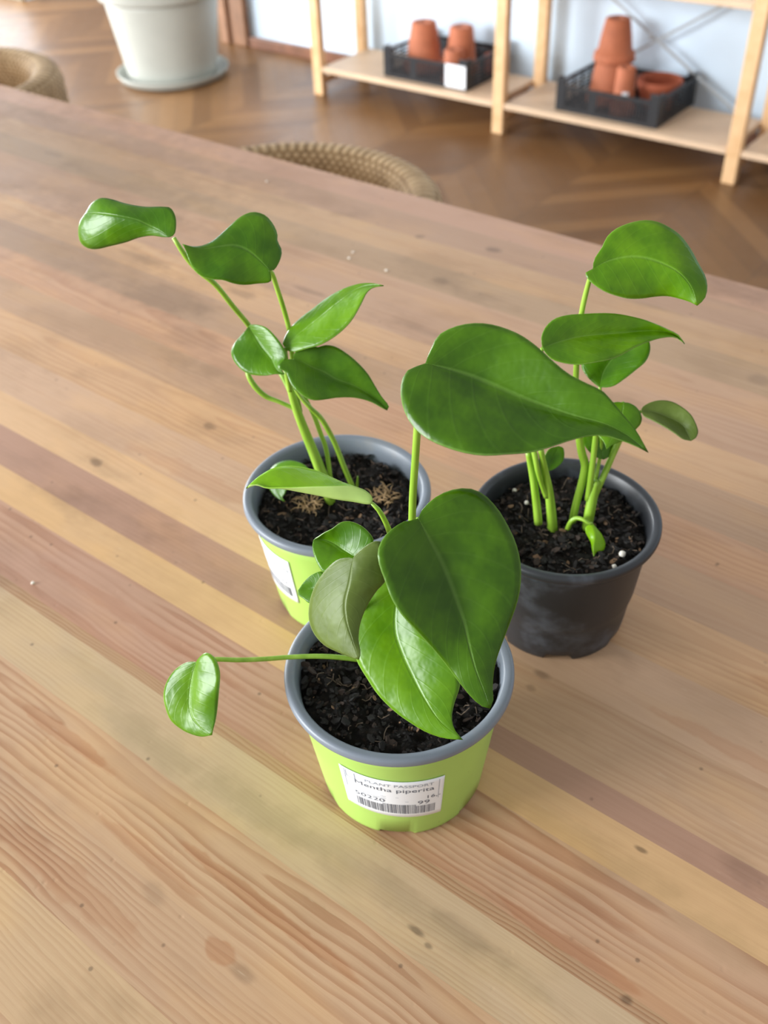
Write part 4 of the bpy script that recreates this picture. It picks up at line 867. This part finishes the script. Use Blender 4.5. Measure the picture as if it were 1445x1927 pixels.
def make_soil(parent, R, z0, seed, tilt=(0, 0)):
    bm = bmesh.new(); nr, na = 46, 150; c = None; rings = []
    for i in range(nr + 1):
        r = R * i / nr; ring = []
        for k in range(1 if i == 0 else na):
            a = 2 * PI * k / na; x, y = r * math.cos(a), r * math.sin(a)
            z = z0 + .0045 * rot_noise(x + seed, y, seed, 60) + .0028 * rot_noise(x, y + seed, seed, 190) + tilt[0] * x + tilt[1] * y
            if r > R * .9: z -= .003 * (r - R * .9) / (R * .1)
            ring.append(bm.verts.new((x, y, z)))
        rings.append(ring)
    for k in range(na): bm.faces.new((rings[0][0], rings[1][k], rings[1][(k + 1) % na]))
    for A, B in zip(rings[1:], rings[2:]):
        for k in range(na): bm.faces.new((A[k], B[k], B[(k + 1) % na], A[(k + 1) % na]))
    b = bm.verts.new((0, 0, z0 - .03)); E = rings[-1]
    for k in range(na): bm.faces.new((b, E[(k + 1) % na], E[k]))
    so = obj('soil', bm, M_SOIL, parent, True)
    def height(x, y): return z0 + .0045 * rot_noise(x + seed, y, seed, 60) + .0028 * rot_noise(x, y + seed, seed, 190) + tilt[0] * x + tilt[1] * y
    rng = random.Random(seed)
    bm = bmesh.new()
    for k in range(1300):
        r = (R - .002) * math.sqrt(rng.random()); a = rng.random() * 2 * PI; x, y = r * math.cos(a), r * math.sin(a)
        L = rng.choice((.0006, .0010, .0015, .0025)) * (.6 + .8 * rng.random()); w = L * (.25 + .5 * rng.random()); h = w * .5
        M = Matrix.Translation((x, y, height(x, y) + .0006)) @ Matrix.Rotation(rng.random() * PI, 4, 'Z') @ Matrix.Rotation(rng.uniform(-.7, .7), 4, 'X') @ Matrix.Rotation(rng.uniform(-.6, .6), 4, 'Y')
        q = [(-L, 0, 0), (-L * .5, -w, -h * .4), (L * .6, -w * .8, 0), (L, w * .1, h * .3), (L * .4, w, 0), (-L * .6, w * .7, h * .3)]
        up = [bm.verts.new(M @ Vector((p[0], p[1], p[2] + h * .5))) for p in q]; lo = [bm.verts.new(M @ Vector((p[0], p[1], p[2] - h * .5))) for p in q]
        mi = 0 if rng.random() < .70 else (1 if rng.random() < .86 else 2)
        fs = [bm.faces.new(up), bm.faces.new(lo[::-1])] + [bm.faces.new((up[i], lo[i], lo[(i + 1) % 6], up[(i + 1) % 6])) for i in range(6)]
        for f in fs: f.material_index = mi
    o = obj('bark_chips', bm, M_CHIP, so); o['kind'] = 'stuff'
    bm = bmesh.new()
    for k in range(50):
        r = (R - .004) * math.sqrt(rng.random()); a = rng.random() * 2 * PI; x, y = r * math.cos(a), r * math.sin(a)
        d = rng.random() * 2 * PI; L = rng.uniform(.003, .010); cv = rng.uniform(-.8, .8); P = []
        for i in range(4):
            P.append((x, y, height(x, y) + .0008 + .0012 * rng.random())); x += L / 3 * math.cos(d); y += L / 3 * math.sin(d); d += cv
            if math.hypot(x, y) > R - .001: break
        if len(P) > 2: tube(bm, P, [.00028] * len(P), 4, len(P))
    o = obj('root_fibres', bm, M_ROOT, so); o['kind'] = 'stuff'
    return so, height

def grain(parent, x, y, z, s, m=None):
    bm = bmesh.new(); bmesh.ops.create_icosphere(bm, subdivisions=2, radius=s)
    for v in bm.verts: v.co *= 1 + .25 * mnoise.noise(v.co * 700 + Vector((x * 99, y * 99, 0)))
    return obj('perlite_grain', bm, m or M_PERLITE, parent, True, (x, y, z))

def leaf_mesh(L, Mi, R, N, seed, bulge=.05):
    n, h = 34, 8; N = Vector(N)
    Lq, Rq = catmull(L, n), catmull(R, n); Md = catmull(Mi, 161)
    Mq = [Md[round(160 * (i / (n - 1)) ** 1.25)] for i in range(n)]
    bm = bmesh.new(); cr = bm.verts.layers.float.new('cross'); al = bm.verts.layers.float.new('along')
    def V(p, c, a):
        v = bm.verts.new(p); v[cr] = c; v[al] = a; return v
    base = V(Mq[0], 0, 0); tip = V(Mq[-1], 0, 1); rows = []
    for i in range(1, n - 1):
        row = []
        for j in range(-h, h + 1):
            s = abs(j) / h; E = Lq[i] if j < 0 else Rq[i]; d = E - Mq[i]
            p = Mq[i] + d * s + N * (d.length * bulge * 4 * s * (1 - s))
            p += N * (.0011 * s * mnoise.noise(Vector((p.x * 55 + seed, p.y * 55, p.z * 55))))
            row.append(V(p, s, i / (n - 1)))
        rows.append(row)
    for A, B in zip(rows, rows[1:]):
        for j in range(2 * h): bm.faces.new((A[j], A[j + 1], B[j + 1], B[j]))
    for j in range(2 * h):
        bm.faces.new((base, rows[0][j + 1], rows[0][j])); bm.faces.new((tip, rows[-1][j], rows[-1][j + 1]))
    bmesh.ops.recalc_face_normals(bm, faces=bm.faces)
    bm.normal_update()
    tot = sum((f.normal * f.calc_area() for f in bm.faces), Vector())
    if tot.dot(N) < 0: bmesh.ops.reverse_faces(bm, faces=bm.faces)
    return bm

def add_leaf(plant, name, mat, L, Mi, R, N, seed):
    loc = plant.location
    f = lambda P: [Vector(p) - loc for p in P]
    bm = leaf_mesh(f(L), f(Mi), f(R), N, seed)
    me = bpy.data.meshes.new('leaf'); bm.to_mesh(me); bm.free()
    o = link('leaf', me, LEAFM[mat], plant, True)
    m = o.modifiers.new('thickness', 'SOLIDIFY'); m.thickness = .0006; m.offset = -1; m.material_offset = 1
    return o

PLANTS = {}
for key, loc, kind, soil_r, soil_z, label in (
    ('A', (-.344, .372), 'lime', .0535, .0790, 'potted young plant in a lime pot, long stems leaning towards the white planter'),
    ('B', (-.209, .438), 'black', .0520, .0780, 'potted young plant in a black plastic pot with several thin stems'),
    ('C', (-.219, .274), 'lime', .0545, .0825, 'potted plant with the largest leaves, lime pot with a barcode label in front')):
    t = thing('potted_plant', label, 'potted plant', (*loc, 0), 0, 'potted plants on the table')
    pot, rb = make_pot(t, kind)
    so, hf = make_soil(t, rb(soil_z) - .0024, soil_z, 3.1 + ord(key))
    PLANTS[key] = (t, pot, rb, so, hf)
LEAFOBJ = {}
for i, (n, m, L, Mi, R, N) in enumerate(LEAVES):
    LEAFOBJ[n] = add_leaf(PLANTS[n[0]][0], n, m, L, Mi, R, N, i * 7.3)
for kind, pk, ln, P, R in STEMS:
    t = PLANTS[pk][0]
    bm = tube(bmesh.new(), [Vector(p) - t.location for p in P], R, 10)
    obj(kind, bm, M_STEM, LEAFOBJ[ln] if ln else t, True)

# things lying in the soil
tA, potA, rbA, soA, hA = PLANTS['A']; tB, potB, rbB, soB, hB = PLANTS['B']; tC, potC, rbC, soC, hC = PLANTS['C']
for x, y, s in ((-.1655, .4322, .0021), (-.1655, .4222, .0018), (-.2545, .4510, .0016), (-.2410, .4440, .0015)):
    u, v = x + .209, y - .438; grain(soB, u, v, hB(u, v) + s * .7, s)
for u, v, s in ((.018, -.022, .0013), (-.02, .012, .0011)): grain(soA, u, v, hA(u, v) + s * .7, s)
def tuft(parent, x, y, h, n, rad, seed, size):
    rng = random.Random(seed); bm = bmesh.new()
    for k in range(n):
        a = rng.random() * 2 * PI; r = rad * math.sqrt(rng.random()); px_, py_ = x + r * math.cos(a), y + r * math.sin(a)
        z = h(px_, py_); d = rng.random() * 2 * PI; P = [(px_, py_, z - .001)]; zz = z
        for i in range(3):
            px_ += size * .35 * math.cos(d); py_ += size * .35 * math.sin(d); zz += rng.uniform(-.0005, .0035) * (2 - i) / 1.5; d += rng.uniform(-.9, .9)
            P.append((px_, py_, max(zz, h(px_, py_) + .0004)))
        tube(bm, P, [.0004, .00036, .0003, .0001], 4, 7)
    o = obj('fibre_tuft', bm, M_FIBRE, parent); return o
tuft(soA, .022, .020, hA, 60, .008, 5, .007)
tuft(soA, -.012, -.014, hA, 46, .005, 6, .010)

# labels on the lime pots
def lettering(name, text, size, u, v, sx, W, a0, a1, z_at, rf, mat, parent, off=.0007, bold=0.0):
    c = bpy.data.curves.new('lettering', 'FONT'); c.body = text; c.size = 1.0; c.offset = bold; c.resolution_u = 3
    o = bpy.data.objects.new('lettering_source', c); COL.objects.link(o)
    me = bpy.data.meshes.new_from_object(o.evaluated_get(bpy.context.evaluated_depsgraph_get()))
    bpy.data.objects.remove(o); bpy.data.curves.remove(c)
    for vt in me.vertices:
        uu = u + vt.co.x * size * sx; vv = v + vt.co.y * size / .04
        a = a0 + (a1 - a0) * uu / W; z = z_at(uu / W, vv); r = rf(z) + off
        vt.co = (r * math.cos(a), r * math.sin(a), z)
    return link(name, me, mat, parent)
def label(pot, rb, a0, a1, z_at, seed):
    a0, a1 = math.radians(a0), math.radians(a1); W = rb(.045) * (a1 - a0)
    lab = sheet('label', cone_patch(rb, a0, a1, z_at, 40, 10), M_PAPER, pot)
    T = lambda text, h, u, v, sx=1.0, mat=M_INK, bold=0.0: lettering('lettering', text, h / .72, u * W, v, sx, W, a0, a1, z_at, rb, mat, lab, bold=bold)
    T('PLANT PASSPORT', .0027, .25, .85, 1.2, M_INKLIGHT)
    T('Mentha piperita', .0040, .14, .71, 1.2, M_INK, .001)
    T('50220', .0038, .12, .39, 1.3, M_INK)
    T('99', .0040, .74, .36, 1.3, M_INK)
    T('16,-', .0034, .82, .50, 1.2, M_INK)
    bm = bmesh.new(); rng = random.Random(seed)
    def strip(u0, u1, v0, v1, n=3):
        rows = []
        for k in range(n + 1):
            u = u0 + (u1 - u0) * k / n; a = a0 + (a1 - a0) * u; row = []
            for v in (v0, v1):
                z = z_at(u, v); r = rb(z) + .0007; row.append(bm.verts.new((r * math.cos(a), r * math.sin(a), z)))
            rows.append(row)
        for A, B in zip(rows, rows[1:]): bm.faces.new((A[0], B[0], B[1], A[1]))
    u = .13
    while u < .92:
        w = rng.choice((.004, .004, .007, .011)); g = rng.choice((.004, .006, .010)); strip(u, u + w, .10 + .0 * u, .36 if .4 < u < .72 else .32, 1); u += w + g
    obj('barcode', bm, M_INK, lab)
    bm = bmesh.new()
    strip(.12, .56, .555, .562); strip(.12, .44, .505, .513); strip(.20, .86, .445, .453); strip(.045, .052, .5, .97, 1); strip(.948, .953, .45, .95, 1)
    strip(.06, .07, .80, .96, 1); strip(.15, .16, .80, .96, 1); strip(.06, .16, .795, .81, 1); strip(.04, .10, .76, .77, 1)
    obj('printed_lines', bm, M_INKLIGHT, lab)
    return lab
label(potC, rbC, -88.5, -28, lambda u, v: (.0275 - .0065 * u) + v * (.0385 + .0015 * u), 4)
label(potA, rbA, -142, -86, lambda u, v: (.0275 - .0005 * u) + v * .042, 9)

# tiny pale grains on the bare table, standing in for glints of light
for i, (x, y) in enumerate(((-.909, .899), (-.675, .784), (-.681, .798), (-.621, .783), (-.534, .240))):
    bm = bmesh.new(); bmesh.ops.create_icosphere(bm, subdivisions=1, radius=.0016)
    for v in bm.verts: v.co.z = v.co.z * .6 + .0009; v.co.x *= 1 + .3 * math.sin(i * 3 + v.co.y * 900)
    tag(obj('glint_grain', bm, M_PERLITE, None, True, (x, y, 0)), 'tiny pale grain standing in for a glint on the bare table top', 'glint_grain', 'pale grains for glints on the table')
